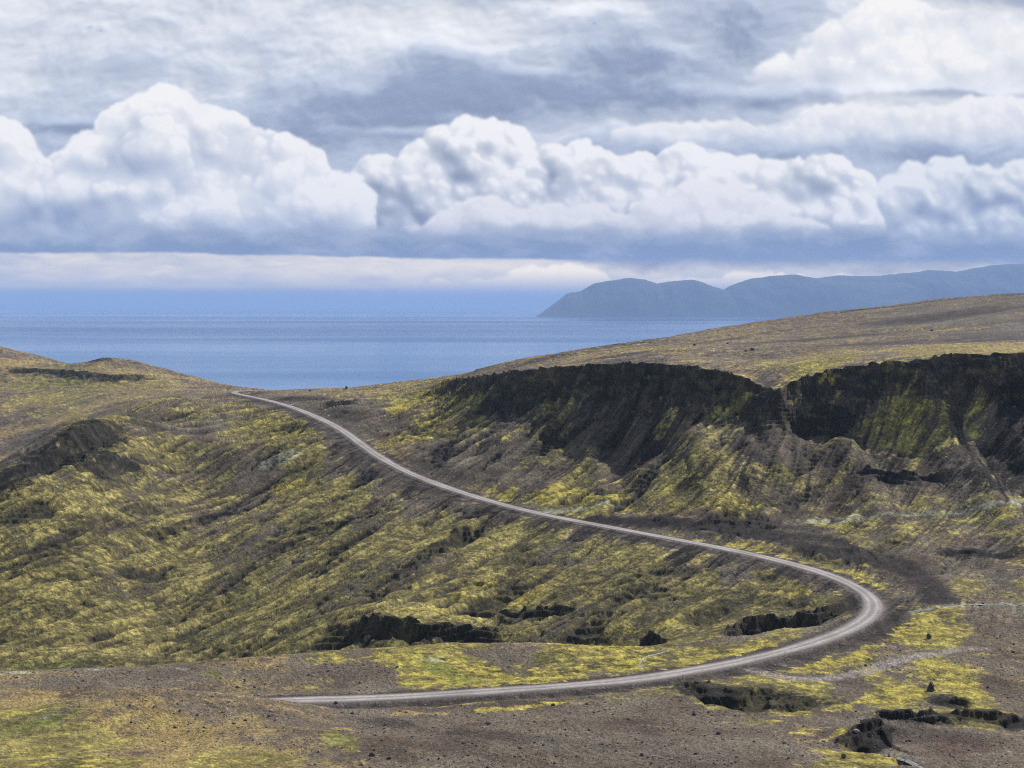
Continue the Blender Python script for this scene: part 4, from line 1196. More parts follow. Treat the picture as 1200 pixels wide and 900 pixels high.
def sky_image(px0, px1, py0, py1, st):
    nx, ny = int((px1 - px0) / st) + 1, int((py1 - py0) / st) + 1
    X, Y = np.meshgrid(px0 + st * np.arange(nx, dtype=f32), py0 + st * np.arange(ny, dtype=f32))
    sh = X.shape

    def mx(a, b, t):
        return a + (b - a) * np.clip(t, 0, 1)[..., None]

    def full(c):
        return np.broadcast_to(lin(*c), sh + (3,)).astype(f32)
    wx = X + 26 * fbm(X, Y, 120, 4, .55, 201)
    wy = Y + 16 * fbm(X, Y, 120, 4, .55, 202)
    # high layered cloud, drawn out sideways
    fA = fbm(wx / 2.0, wy, 75, 7, .56, 203)
    fB = fbm(wx / 1.4, wy, 30, 6, .56, 204)
    v = .52 + .42 * fA + .11 * fB
    for (cx, cy, rx_, ry_, s_) in [
            (60, 10, 330, 75, .24), (480, 42, 150, 26, .30), (470, 30, 260, 40, .10), (1070, 50, 180, 46, .52), (1140, 90, 160, 22, .42), (960, 88, 60, 14, .2),
            (800, 152, 110, 11, .34), (1040, 138, 140, 22, .46), (960, 150, 60, 16, .35), (1160, 140, 90, 20, .2), (330, 88, 150, 24, .18), (670, 8, 90, 14, .30), (20, 100, 120, 26, .10), (780, 55, 40, 10, .14), (610, 85, 40, 8, .12),
            (700, 75, 180, 45, -.20), (600, 118, 190, 26, -.26), (400, 160, 120, 36, -.30), (110, 150, 90, 10, -.34), (880, 45, 60, 40, -.22), (465, 78, 60, 22, -.22),
            (1190, 8, 80, 12, -.35), (180, 85, 90, 14, -.14), (1100, 112, 110, 5, -.20), (900, 118, 180, 10, -.22), (1120, 180, 120, 16, -.20), (850, 185, 200, 12, -.12), (480, 155, 90, 6, .18), (560, 60, 50, 8, .1)]:
        wob = 1.0
        v = v + s_ * np.exp(-(((wx - cx) / rx_) ** 2 + ((wy - cy) / ry_) ** 2)) * wob
    relief = (v - np.roll(v, (int(round(-5 / st)), int(round(4 / st))), (0, 1)))
    c = mx(full((146, 160, 190)), full((190, 201, 221)), sstep(v, .22, .56))
    c = mx(c, full((228, 233, 242)), sstep(v, .52, .82))
    c = mx(c, full((247, 249, 252)), sstep(v, .80, 1.10))
    c = c * (1 + np.clip(relief * 1.0, -.12, .12))[..., None]
    blue = sstep(fbm(wx, wy, 40, 4, .6, 205) + .35 * np.exp(-(((X - 1120) / 60) ** 2 + ((Y - 28) / 14) ** 2)), .42, .62) * sstep(Y, 70, 40)
    c = mx(c, full((130, 170, 226)), blue * .6)

    def heap(c, prof, base, seed, amp=34, soft=5, lit=(253, 253, 254), mid=(204, 210, 222), shade=(146, 156, 180), spots=(), x0=None, x1=None, scale=1.0, gain=1.0, bias=0.0, basesoft=14, smooth_=.62, puff=30, kids=1.0):
        pr = np.array(prof, float)
        ux = X + 9 * fbm(X, Y, 42, 3, .55, seed) + 3 * fbm(X, Y, 12, 2, .6, seed + .5)
        uy = Y + 9 * fbm(X, Y, 42, 3, .55, seed + 1) + 3 * fbm(X, Y, 12, 2, .6, seed + 1.5)
        top = np.interp(ux, pr[:, 0], pr[:, 1]).astype(f32)
        b = np.zeros(sh, f32)
        hgt = np.zeros(sh, f32)
        a_, L, tot = 1.0, 74 * scale, 0
        for o in range(6):
            n_ = np.abs(perlin(ux / L + seed * 5.3 + o * 7.1, uy / (L * .86) - seed * 2.2))
            n_ = np.sqrt(n_ * n_ + .012) - .11 + .25 * perlin(ux / L - seed, uy / L + 3.3 * o)
            n_ = 1 - (1 - np.clip(n_ * 1.25, 0, 1)) ** 2
            b += a_ * n_
            hgt += a_ * n_ * L
            tot += a_
            a_ *= .60
            L /= 1.95
        b /= tot
        # puffs: round lobes on the outline and through the body, each carrying smaller ones
        rs_ = np.random.default_rng(int(seed * 100))
        PH_ = np.full(sh, -60.0, f32)
        PA = np.zeros(sh, f32)
        jx = X + 5 * fbm(X, Y, 22, 4, .6, seed + 20) + 5 * fbm(X, Y, 60, 2, .5, seed + 22)
        jy = Y + 5 * fbm(X, Y, 22, 4, .6, seed + 21) + 5 * fbm(X, Y, 60, 2, .5, seed + 23)

        def ball(cx, cy, cz, r):
            cy = max(cy, float(np.interp(cx, pr[:, 0], pr[:, 1])) - 2 + r)
            i0 = int(max(0, (cx - r - 14 - px0) / st))
            i1 = int(min(nx, (cx + r + 14 - px0) / st + 2))
            j0 = int(max(0, (cy - r - 14 - py0) / st))
            j1 = int(min(ny, (cy + r + 14 - py0) / st + 2))
            if i1 <= i0 or j1 <= j0:
                return
            q = 1 - ((jx[j0:j1, i0:i1] - cx) ** 2 + (jy[j0:j1, i0:i1] - cy) ** 2) / (r * r)
            z = np.where(q > 0, cz + r * np.sqrt(np.maximum(q, 0)), -60)
            PH_[j0:j1, i0:i1] = np.maximum(PH_[j0:j1, i0:i1], z)
            PA[j0:j1, i0:i1] = np.maximum(PA[j0:j1, i0:i1], sstep(q, 0, .28))
        xa = max(px0, pr[0, 0]) if x0 is None else x0
        xb = min(px1, pr[-1, 0])
        x_ = xa
        while x_ < xb:
            r = puff * rs_.uniform(.55, 1.25)
            ty = float(np.interp(x_, pr[:, 0], pr[:, 1]))
            y_ = ty + r * .9 + .16 * puff
            zc = 0.0
            while y_ < base + 8 and ty < base:
                cx, cy, cz = x_ + rs_.uniform(-.4, .4) * r, y_ + rs_.uniform(-.2, .2) * r, zc + rs_.uniform(-.35, .35) * r
                ball(cx, cy, cz, r)
                if r > 2.2 * st:
                    for _ in range(int(6 * kids)):
                        a1, b1 = rs_.uniform(-.5, 3.64), rs_.uniform(0, .95)
                        r1 = r * rs_.uniform(.24, .46)
                        c1 = (cx + math.cos(a1) * b1 * r * .95, cy - math.sin(a1) * b1 * r * .95, cz + math.sqrt(max(0, 1 - b1 * b1)) * r * .80)
                        ball(*c1, r1)
                        if r1 > 5 * st:
                            for _ in range(int(4 * kids)):
                                a2, b2 = rs_.uniform(-.4, 3.5), rs_.uniform(0, .95)
                                r2 = r1 * rs_.uniform(.25, .45)
                                ball(c1[0] + math.cos(a2) * b2 * r1, c1[1] - math.sin(a2) * b2 * r1, c1[2] + math.sqrt(max(0, 1 - b2 * b2)) * r1 * .85, r2)
                y_ += r * rs_.uniform(.7, 1.1)
                zc += r * .30
                r = puff * rs_.uniform(.6, 1.3)
            x_ += puff * .62
        d = (uy - top) + (b - .55) * amp * .6 - 8
        sv = soft * (1 + 3.0 * np.clip(fbm(X, Y, 90, 2, .5, seed + 4) + .15, 0, 1))
        frag = fbm(X, Y, 14, 4, .65, seed + 24)
        al = np.maximum(sstep(d, 0, sv + 6), sstep(blur2(PA, 1.2 + .22 * soft / st, 1) + .30 * frag, .15, .95))
        low_ = base + 9 * fbm(X, Y, 60, 4, .6, seed + 3)
        al = al * sstep(Y, low_ + basesoft, low_ - basesoft)
        if x0 is not None:
            al = al * sstep(ux, x0 - 12, x0 + 12)
        if x1 is not None:
            al = al * sstep(ux, x1 + 12, x1 - 12)
        H = np.maximum(PH_, 10 * (1 - np.exp(-np.maximum(d, 0) / 30)) - 14) + hgt * .12 + 3 * frag
        d = np.maximum(d, 0) + 12 * PA
        H = blur2(H, 1.2 / st)
        Hm = blur2(H, smooth_ * 5 / st)
        gy, gx = np.gradient(Hm, st)
        nl = (-gx * .42 + gy * .80 + .42) / np.sqrt(1 + gx * gx + gy * gy)
        Hd = H - blur2(H, 5 / st)
        gyd, gxd = np.gradient(Hd, st)
        det = np.clip(-gxd * .62 + gyd * .66, -.8, .8) * sstep(fbm(X, Y, 70, 3, .5, seed + 9), -.45, .25)
        ao = np.clip((H - blur2(H, 16 / st)) / 16, -1, 1)
        ao2 = np.clip((H - blur2(H, 4 / st, 1)) / 5, -1, 1)
        s_ = .36 + .52 * gain * nl + .12 * ao + .10 * ao2 + .10 * gain * det + bias
        s_ += .22 * fbm(X, Y, 120, 4, .55, seed + 6)
        s_ += .16 * np.exp(-np.maximum(d, 0) / 7)
        for (cx, cy, rx_, ry_, q) in spots:
            s_ += q * .62 * np.exp(-(((ux - cx) / rx_ / 1.25) ** 2 + ((uy - cy) / ry_ / 1.25) ** 2))
        s_ = .5 + (s_ - .56) * 1.45
        s_ = s_ - .34 * sstep(Y + 14 * fbm(X, Y, 50, 3, .6, seed + 30), base - 30, base + 8)
        s_ = s_.astype(f32)
        sb_ = blur2(s_, 4 / st)
        s_ = s_ + (sb_ - s_) * np.clip(.62 - 1.0 * (s_ - .35), 0, .7) + .04
        cc = mx(full(shade), full(mid), s_ / .5)
        cc = mx(cc, full(lit), (s_ - .5) / .45)
        return mx(c, cc, al)

    c = heap(c, [(640, 60), (860, 105), (885, 88), (905, 66), (940, 58), (955, 40), (985, 20), (1010, 2), (1050, -6), (1090, 12), (1120, 6), (1160, 22), (1200, 30), (1300, 40), (2000, 60)],
             100, 21.3, amp=26, soft=12, gain=.55, bias=.20, lit=(252, 252, 253), mid=(226, 231, 240), shade=(184, 194, 214), x0=880, puff=24, smooth_=1.0, spots=[(1130, 26, 50, 10, -.5), (1180, 8, 50, 14, -.7), (930, 95, 40, 10, -.3)])
    c = heap(c, [(690, 170), (712, 158), (740, 150), (790, 146), (850, 140), (885, 146), (905, 158), (925, 142), (955, 124), (990, 122), (1030, 130), (1080, 126), (1130, 116), (1200, 112), (1400, 120), (2000, 150)],
             166, 23.7, amp=16, soft=10, gain=.6, bias=.14, lit=(248, 248, 251), mid=(218, 224, 235), shade=(168, 180, 206), x0=705, puff=14, smooth_=.9, basesoft=18)
    # banks of heaped cloud, far to near
    c = heap(c, [(-9000, 190), (-900, 180), (-400, 210), (-100, 300), (960, 300), (1005, 235), (1030, 205), (1070, 188), (1110, 180), (1150, 196), (1200, 184), (1300, 165), (1600, 190),
                 (2100, 160), (2800, 210), (9000, 180)], 285, 5.1, amp=30, soft=9, shade=(142, 155, 184), mid=(200, 208, 223), lit=(242, 245, 249), gain=.9, bias=.06,
             spots=[(1170, 228, 40, 14, -.3), (1100, 190, 60, 14, .18), (1040, 205, 30, 20, .1), (1090, 250, 90, 14, -.2)])
    c = heap(c, [(360, 300), (405, 236), (416, 204), (436, 176), (462, 186), (480, 188), (494, 164), (520, 148), (545, 136), (566, 134), (592, 140), (606, 158), (612, 182), (622, 186), (645, 170),
                 (690, 158), (712, 172), (730, 182), (760, 176), (778, 164), (800, 168), (838, 164), (856, 176), (878, 180), (895, 174), (940, 176), (962, 172), (985, 182), (1005, 205), (1015, 240), (1030, 300)],
             272, 2.2, amp=26, soft=4, gain=.72, bias=.13, scale=1.2, shade=(134, 144, 168), mid=(200, 206, 219), puff=34,
             spots=[(545, 200, 34, 24, -.42), (660, 210, 34, 18, -.42), (440, 225, 40, 30, -.30), (945, 215, 26, 16, -.40), (880, 232, 30, 10, -.25), (600, 190, 16, 24, .22), (560, 150, 50, 10, .18), (700, 172, 20, 14, .15), (820, 200, 60, 20, .10), (770, 210, 50, 22, .12), (475, 250, 30, 16, -.2)])
    c = heap(c, [(440, 300), (470, 262), (510, 248), (540, 236), (575, 226), (605, 236), (650, 240), (690, 236), (716, 244), (735, 262), (760, 234), (790, 214), (840, 206), (872, 216),
                 (900, 230), (940, 250), (970, 262), (1010, 300)],
             274, 9.4, amp=20, soft=10, gain=.6, bias=.20, smooth_=1.0, lit=(249, 247, 249), mid=(222, 223, 230), shade=(168, 176, 196), puff=26, spots=[(740, 250, 14, 14, -.25), (800, 240, 60, 16, .12)])
    c = heap(c, [(-9000, 150), (-900, 150), (-500, 190), (-200, 130), (-60, 128), (0, 138), (18, 152), (30, 178), (60, 182), (90, 172), (118, 150), (138, 124), (165, 116), (185, 104), (212, 99), (232, 106),
                 (246, 120), (268, 130), (292, 142), (318, 146), (335, 156), (352, 172), (378, 178), (400, 188), (412, 204), (420, 228), (430, 250), (440, 272), (470, 300), (9000, 300)],
             272, 1.3, amp=20, soft=6, gain=.62, bias=.16, scale=1.5, smooth_=1.1, mid=(210, 217, 230), shade=(150, 164, 194), basesoft=18, puff=44,
             spots=[(205, 190, 60, 22, -.34), (60, 190, 60, 16, -.12), (30, 255, 60, 12, -.45), (110, 245, 60, 10, -.2), (380, 235, 55, 34, .22), (215, 115, 40, 16, .2), (120, 210, 90, 16, .1), (300, 240, 80, 30, .02), (20, 150, 40, 16, .08)])
    # thin veils drifting over the heaps
    vl = sstep(fbm(wx / 1.8, wy, 38, 5, .6, 211) * .8 + fbm(X, Y, 200, 2, .5, 212) * .4, .12, .55)
    c = mx(c, full((206, 215, 232)), vl * .35 * sstep(Y, 90, 170))
    # the flat blue-grey sheet the heaps stand on
    n3 = fbm(wx / 2.6, wy, 26, 6, .6, 213)
    cs = mx(full((118, 134, 168)), full((176, 185, 204)), .5 + n3 * 1.5 + .5 * fbm(X, Y, 110, 3, .5, 230) - .6 * sstep(Y, 276, 298))
    t_ = sstep(Y + 26 * n3 + 22 * fbm(X, Y, 80, 4, .55, 214), 258, 286)
    c = mx(c, cs, t_ * .93)
    # the clear pale strip under it
    lo = mx(full((180, 193, 215)), full((217, 219, 225)), .5 + .9 * fbm(wx / 4.5, wy, 16, 5, .55, 215) + .35 * np.exp(-((X - 560) / 260) ** 2) - .2 * sstep(X, 60, -40))
    strk_ = sstep(fbm(wx / 7, wy, 9, 4, .6, 216), .25, .6)
    lo = mx(lo, full((236, 233, 232)), strk_ * .5 * sstep(Y, 335, 318))
    lo = mx(lo, full((157, 178, 210)), sstep(Y, 308, 350) * .9)
    top3 = [(-9000, 346), (330, 350), (400, 342), (440, 338), (480, 336), (520, 326), (560, 330), (590, 322), (625, 312), (660, 304), (692, 306), (704, 330), (760, 330), (830, 326), (880, 314), (1000, 322), (1080, 312), (1200, 316), (9000, 330)]
    lo = heap(lo, top3, 372, 13.7, amp=9, soft=5, shade=(160, 174, 203), mid=(188, 198, 217), lit=(232, 231, 232), scale=.34, gain=.8, bias=.0, spots=[(660, 318, 40, 12, .25), (850, 325, 40, 8, .4), (1100, 320, 90, 5, .5)])
    g2_ = sstep(X + 60 * n3, 690, 730) * sstep(Y + 10 * n3 - 6 * sstep(X, 900, 1200), 324, 314)
    lo = mx(lo, mx(full((148, 163, 194)), full((186, 196, 214)), .5 + n3 * 1.2 + .5 * sstep(Y, 306, 318) * sstep(fbm(wx, wy, 40, 3, .5, 219), -.2, .4)), g2_ * .85)
    # far air takes out some of the warm light near the horizon: the strip beyond it is correspondingly brighter
    elv = np.maximum(HOR - Y, 4) / F
    Tr = np.exp(-900 / elv / 28500.0)[..., None]
    asy = np.array([.28, .42, .68], f32)
    lo = np.maximum((lo - (1 - Tr) * asy) / np.maximum(Tr, .07), 0)
    lo = lo * np.minimum(1, 2.3 / np.maximum(lo.max(-1, keepdims=True), .01))
    edge_ = 296 + 8 * sstep(X, 100, 620) + 3 * fbm(X, Y, 70, 4, .6, 217) + 4 * sstep(X, 620, 700)
    c = mx(c, lo, sstep(Y, edge_ - 1.5 - 5 * sstep(X, 640, 720), edge_ + 2 + 5 * sstep(X, 640, 720)))
    return np.clip(c * np.array([1.05, 1.025, 1.0], f32), 0, 2.4).astype(f32)


IM_A = (-60.0, 1260.0, -40.0, 380.0, 1.1)
IM_B = (-4700.0, 5900.0, -420.0, 400.0, 9.0)
imgA = sky_image(*IM_A)
imgB = sky_image(*IM_B)


def im_sample(img, spec, px, py):
    px0, px1, py0, py1, st = spec
    u = np.clip((px - px0) / st, 0, img.shape[1] - 1.001)
    v = np.clip((py - py0) / st, 0, img.shape[0] - 1.001)
    i, j = u.astype(int), v.astype(int)
    u, v = (u - i)[..., None], (v - j)[..., None]
    return (img[j, i] * (1 - u) + img[j, i + 1] * u) * (1 - v) + (img[j + 1, i] * (1 - u) + img[j + 1, i + 1] * u) * v


az = np.radians(np.concatenate([np.linspace(-180, -24, 100)[:-1], np.linspace(-24, 24, 960), np.linspace(24, 180, 100)[1:]]))
el = np.radians(np.concatenate([[-8, -4, -2, -1], np.linspace(-.6, 13.2, 310), np.linspace(13.3, 27, 30)]))
AZ, EL = np.meshgrid(az, el)
aK = np.clip(np.abs(AZ), 0, .45)
PXs = 600 + F * np.sign(AZ) * (np.tan(aK) + (np.abs(AZ) - aK) * 1.15)
PYs = HOR - F * np.tan(EL) / np.cos(aK)
cA = im_sample(imgA, IM_A, PXs, PYs)
cB = im_sample(imgB, IM_B, PXs, PYs)
kk = (sstep(np.abs(PXs - 600), 655, 625) * sstep(PYs, -38, -10))[..., None]
cS = cB * (1 - kk) + cA * kk
cS = cS + (lin(196, 206, 222) - cS) * sstep(np.abs(AZ), 2.9, 3.1)[..., None]
aS = sstep(np.degrees(EL), 26.5, 17)
RD = 300000.0
co = np.stack([RD * np.cos(EL) * np.sin(AZ), RD * np.cos(EL) * np.cos(AZ), RD * np.sin(EL) + CAMZ], -1).reshape(-1, 3)
m_sky = bpy.data.materials.new('cloudy_sky')
m_sky.use_nodes = True
ts = NT(m_sky.node_tree)
for x_ in list(ts.n):
    ts.n.remove(x_)
o_ = ts.n.new('ShaderNodeOutputMaterial')
em = ts.n.new('ShaderNodeEmission')
tr = ts.n.new('ShaderNodeBsdfTransparent')
mxs = ts.n.new('ShaderNodeMixShader')
at2 = ts.n.new('ShaderNodeAttribute')
at2.attribute_name = 'sky_light'
ts.l.new(at2.outputs['Color'], em.inputs['Color'])
ts.l.new(at2.outputs['Alpha'], mxs.inputs[0])
ts.l.new(tr.outputs[0], mxs.inputs[1])
ts.l.new(em.outputs[0], mxs.inputs[2])
ts.l.new(mxs.outputs[0], o_.inputs[0])
m_sky.cycles.emission_sampling = 'NONE'
skyo = new_mesh_obj('sky', co, grid_quads(len(el), len(az))[:, ::-1], m_sky)
ca = skyo.data.color_attributes.new('sky_light', 'FLOAT_COLOR', 'POINT')
ca.data.foreach_set('color', np.concatenate([cS.reshape(-1, 3), aS.reshape(-1, 1)], 1).astype(f32).ravel())
skyo['kind'] = 'structure'

# ------------------------------------------------------------------ gravel road
m_road, t, b = new_mat('road_gravel')
uv = t.n.new('ShaderNodeUVMap')
uv.uv_map = 'UVMap'
us, vs, _ = t.sep(uv.outputs[0])
geo = t.n.new('ShaderNodeNewGeometry')
pos = geo.outputs['Position']
wv = t.mul(t.sub(t.noise(pos, 0.09, 3), 0.5), 0.10)
uu = t.add(us, wv)
lane = None
for c0, w0 in ((0.30, .10), (0.70, .10)):
    g = t.math('EXPONENT', t.mul(t.math('POWER', t.math('ABSOLUTE', t.mul(t.sub(uu, c0), 1 / w0)), 2.0), -1.0))
    lane = g if lane is None else t.add(lane, g)
nz_ = t.noise(pos, 0.8, 6, 0.65)
nl = t.noise(pos, 0.06, 3, 0.5)
rc = t.mix(t.mrange(nl, .3, .7), (.235, .205, .195, 1), (.31, .28, .26, 1))
rc = t.mix(t.mul(t.mrange(lane, 0, 1), t.mrange(nl, .3, .7, .45, .8)), rc, (.49, .455, .435, 1))
rc = t.mix(t.mrange(t.add(t.math('ABSOLUTE', t.sub(us, 0.5)), t.mul(t.sub(nz_, .5), .12)), 0.40, 0.50), rc, (.15, .13, .12, 1))
rc = t.vmath('SCALE', rc, t.mrange(nz_, 0.3, 0.7, 0.82, 1.18))
t.l.new(rc, b.inputs['Base Color'])
b.inputs['Roughness'].default_value = 0.9
b.inputs['Specular IOR Level'].default_value = 0.2
bmp = t.n.new('ShaderNodeBump')
bmp.inputs['Strength'].default_value = 0.4
bmp.inputs['Distance'].default_value = 0.1
t.l.new(nz_, bmp.inputs['Height'])
t.l.new(bmp.outputs[0], b.inputs['Normal'])

cl, sl_ = resample(road3, 2.0)
tg = np.gradient(cl[:, :2], axis=0)
tg /= np.linalg.norm(tg, axis=1)[:, None]
nm = np.stack([-tg[:, 1], tg[:, 0]], 1)
across = np.array([-1.35, -1.0, -.55, 0, .55, 1.0, 1.35])
drop = np.array([-.75, -.03, .05, .10, .05, -.03, -.75])
wj = np.interp(sl_, sl_[::8], rng.uniform(-.5, .4, len(sl_[::8])))
co, uvs = [], []
for i in range(len(cl)):
    for a_, d_ in zip(across, drop):
        hw = (ROADW + wj[i]) * a_
        co.append((cl[i, 0] + nm[i, 0] * hw, cl[i, 1] + nm[i, 1] * hw, cl[i, 2] + .06 + d_))
        uvs.append((min(max(.5 + a_ * .5, 0.0), 1.0), sl_[i] / 8))
co = np.array(co)
q = grid_quads(len(cl), len(across))
road = new_mesh_obj('road', co, q, m_road)
road['kind'] = 'structure'
uvl = road.data.uv_layers.new(name='UVMap')
uvl.data.foreach_set('uv', np.array(uvs, f32)[q.ravel()].ravel())

# ------------------------------------------------------------------ streams
m_stream, t, b = new_mat('stream_water')
b.inputs['Base Color'].default_value = (.10, .13, .15, 1)
b.inputs['Roughness'].default_value = 0.18
geo = t.n.new('ShaderNodeNewGeometry')
nn = t.noise(geo.outputs['Position'], 1.4, 4, .6)
foam = t.mrange(nn, .40, .60)
t.l.new(t.mix(foam, (.07, .075, .07, 1), (.30, .30, .29, 1)), b.inputs['Base Color'])
b.inputs['Roughness'].default_value = .45
bmp = t.n.new('ShaderNodeBump')
bmp.inputs['Strength'].default_value = 0.5
bmp.inputs['Distance'].default_value = 0.1
t.l.new(nn, bmp.inputs['Height'])
t.l.new(bmp.outputs[0], b.inputs['Normal'])
for pts, w_ in (([(1066, 717), (1082, 715), (1096, 712), (1112, 711), (1130, 709), (1150, 708), (1175, 708), (1200, 709), (1235, 710)], .9),
                ([(784, 763), (770, 767), (758, 769), (751, 773), (750, 778), (754, 783)], .2),
                ([(1052, 889), (1066, 893), (1078, 899), (1086, 906)], .7)):
    p = np.array([sight(*q_) for q_ in pts])
    p = chaikin(p, 2)
    p, s_ = resample(p, 1.0)
    jit = np.cumsum(rng.uniform(-.12, .12, (len(p), 1)), 0)
    tg = np.gradient(p[:, :2], axis=0)
    tg /= np.linalg.norm(tg, axis=1)[:, None] + 1e-6
    nm = np.stack([-tg[:, 1], tg[:, 0]], 1)
    zc = sheet_z(p[:, 0], p[:, 1])
    co = []
    for i in range(len(p)):
        ww = w_ * (1 + .5 * math.sin(i * .35) * math.sin(i * .13 + 1))
        zs = sheet_z([p[i, 0] + nm[i, 0] * s__ * ww for s__ in (-1, 0, 1)], [p[i, 1] + nm[i, 1] * s__ * ww for s__ in (-1, 0, 1)])
        z = max(zs) + .05
        for s__ in (-1, -.4, .4, 1):
            co.append((p[i, 0] + nm[i, 0] * s__ * ww, p[i, 1] + nm[i, 1] * s__ * ww, z - (.12 if abs(s__) == 1 else 0)))
    st = new_mesh_obj('stream', np.array(co), grid_quads(len(p), 4), m_stream)
    st['kind'] = 'structure'

# ------------------------------------------------------------------ sea
m_sea, t, b = new_mat('sea_water')
geo = t.n.new('ShaderNodeNewGeometry')
pos = geo.outputs['Position']
wide = t.noise(t.vmath('MULTIPLY', pos, (.00006, .00022, 1)), 1.0, 5, .6)
b.inputs['IOR'].default_value = 1.33
b.inputs['Specular IOR Level'].default_value = 0.36
sxp, syp, _q = t.sep(pos)
cloud_shade = t.math('EXPONENT', t.mul(t.math('POWER', t.math('ABSOLUTE', t.mul(t.sub(syp, 16500.0), 1 / 6500.0)), 2.0), -1.0))  # cloud shadow on the far water, painted as darker base colour and weaker specular
cloud_shade = t.mul(cloud_shade, t.mrange(t.add(sxp, t.mul(wide, 4000.0)), 5200.0, 2600.0))
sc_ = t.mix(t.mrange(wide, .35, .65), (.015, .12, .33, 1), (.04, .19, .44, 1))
t.l.new(t.mix(t.mul(cloud_shade, .9), sc_, (.0, .055, .21, 1)), b.inputs['Base Color'])
t.l.new(t.mad(cloud_shade, -.20, .40), b.inputs['Specular IOR Level'])
px_, py_, _z = t.sep(pos)
calm_ = t.mul(t.mrange(py_, 15500, 19500), t.mul(t.mrange(px_, 300, 1800), t.mrange(wide, .25, .5, .4, 1.0)))
t.l.new(t.math('SUBTRACT', t.mrange(wide, .35, .65, .34, .16), t.mul(calm_, .13)), b.inputs['Roughness'])
bmp = t.n.new('ShaderNodeBump')
bmp.inputs['Strength'].default_value = 0.10
bmp.inputs['Distance'].default_value = 3.0
t.l.new(t.noise(t.vmath('MULTIPLY', pos, (.02, .05, 1)), 1.0, 4, .6), bmp.inputs['Height'])
t.l.new(bmp.outputs[0], b.inputs['Normal'])
rr_ = np.concatenate([[0.0], np.geomspace(2000, 190000, 30)])
aa = np.radians(np.arange(0, 360, 5.0))
sx = (rr_[:, None] * np.sin(aa)[None]).ravel()
sy = (rr_[:, None] * np.cos(aa)[None]).ravel()
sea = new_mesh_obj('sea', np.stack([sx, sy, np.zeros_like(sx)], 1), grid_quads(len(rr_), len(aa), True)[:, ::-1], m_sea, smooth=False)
sea['kind'] = 'structure'

# ------------------------------------------------------------------ headland across the fjord
m_head, t, b = new_mat('headland_rock')
geo = t.n.new('ShaderNodeNewGeometry')
nn = t.noise(t.vmath('MULTIPLY', geo.outputs['Position'], (.0006, .0006, .004)), 1.0, 7, .6)
t.l.new(t.mix(t.mrange(nn, .35, .65), (.014, .016, .016, 1), (.034, .036, .032, 1)), b.inputs['Base Color'])
b.inputs['Roughness'].default_value = 1.0


def headland(prof, Y0, depth, seed, water_py=371.0):
    pr = np.array(prof, float)
    xs_px = np.linspace(pr[0, 0], pr[-1, 0], 420)
    nrow = 70
    X = np.empty((nrow, 420))
    Yg = np.empty((nrow, 420))
    Z = np.empty((nrow, 420))
    for i in range(nrow):
        f = i / (nrow - 1)
        Yr = Y0 + depth * f
        X[i] = (xs_px - 600) / F * (Y0 + depth * .5)
        Yg[i] = Yr
    py = np.interp(xs_px, pr[:, 0], pr[:, 1])
    py = py + 2.2 * fbm(xs_px, xs_px * 0 + seed, 30, 5, .6, seed)
    _, b_ = raydir(xs_px, py)
    ridge = CAMZ + b_ * (Y0 + depth * .5)
    f = np.linspace(0, 1, nrow)[:, None]
    shp = np.where(f < .5, sstep(f, 0, .5) ** .75, sstep(1 - f, 0, .5) ** .75)
    rn = ridged(X / 1000, Yg / 1000 * .6, 2.6, 5, seed)
    Z = ridge[None] * shp - 25 + (1 - shp) * shp * 4 * rn * ridge[None] * .24 + 14 * shp * fbm(X / 1000, Yg / 1000, .9, 4, .55, seed)
    Z[0] = Z[-1] = -40
    Z[:, 0] = Z[:, -1] = -40
    ob = new_mesh_obj('headland', np.stack([X.ravel(), Yg.ravel(), Z.ravel()], 1), grid_quads(nrow, 420), m_head)
    ob['kind'] = 'structure'
    return ob


headland([(624, 371), (636, 364), (652, 352), (664, 343), (680, 340), (695, 331), (712, 328), (740, 325), (755, 326), (770, 331), (785, 328), (812, 327), (832, 333),
          (848, 338), (856, 333), (880, 325), (900, 322), (930, 320), (960, 326), (1010, 330), (1060, 330)], 25500, 4500, 3)
headland([(835, 352), (850, 337), (868, 332), (885, 328), (900, 323), (925, 320), (950, 326), (975, 322), (1005, 321), (1030, 322), (1062, 318), (1085, 315), (1120, 317), (1145, 312), (1165, 309), (1200, 307), (1260, 309),
          (1340, 306), (1450, 312), (1600, 330)], 26500, 5000, 8)

# low reef and far shore lines
headland([(930, 371.5), (950, 368), (1000, 366), (1100, 362), (1300, 360)], 21000, 2500, 15)

# ------------------------------------------------------------------ stones
m_stone, t, b = new_mat('basalt_stone')
geo = t.n.new('ShaderNodeNewGeometry')
oi = t.n.new('ShaderNodeObjectInfo')
nn = t.noise(geo.outputs['Position'], 2.5, 5, .6)
c1 = t.mix(t.mrange(nn, .35, .7), (.045, .038, .036, 1), (.12, .10, .09, 1))
t.l.new(t.mix(t.mul(oi.outputs['Random'], .5), c1, (.07, .045, .04, 1)), b.inputs['Base Color'])
b.inputs['Roughness'].default_value = .95
m_pale, t, b = new_mat('pale_stone')
geo = t.n.new('ShaderNodeNewGeometry')
nn = t.noise(geo.outputs['Position'], 2.5, 5, .6)
t.l.new(t.mix(t.mrange(nn, .35, .7), (.24, .21, .19, 1), (.40, .36, .33, 1)), b.inputs['Base Color'])
b.inputs['Roughness'].default_value = .95


def ico(sub=2):
    import bmesh
    bm = bmesh.new()
    bmesh.ops.create_icosphere(bm, subdivisions=sub, radius=1.0)
    v = np.array([p.co[:] for p in bm.verts])
    f = np.array([[q.index for q in fc.verts] for fc in bm.faces])
    bm.free()
    return v, f


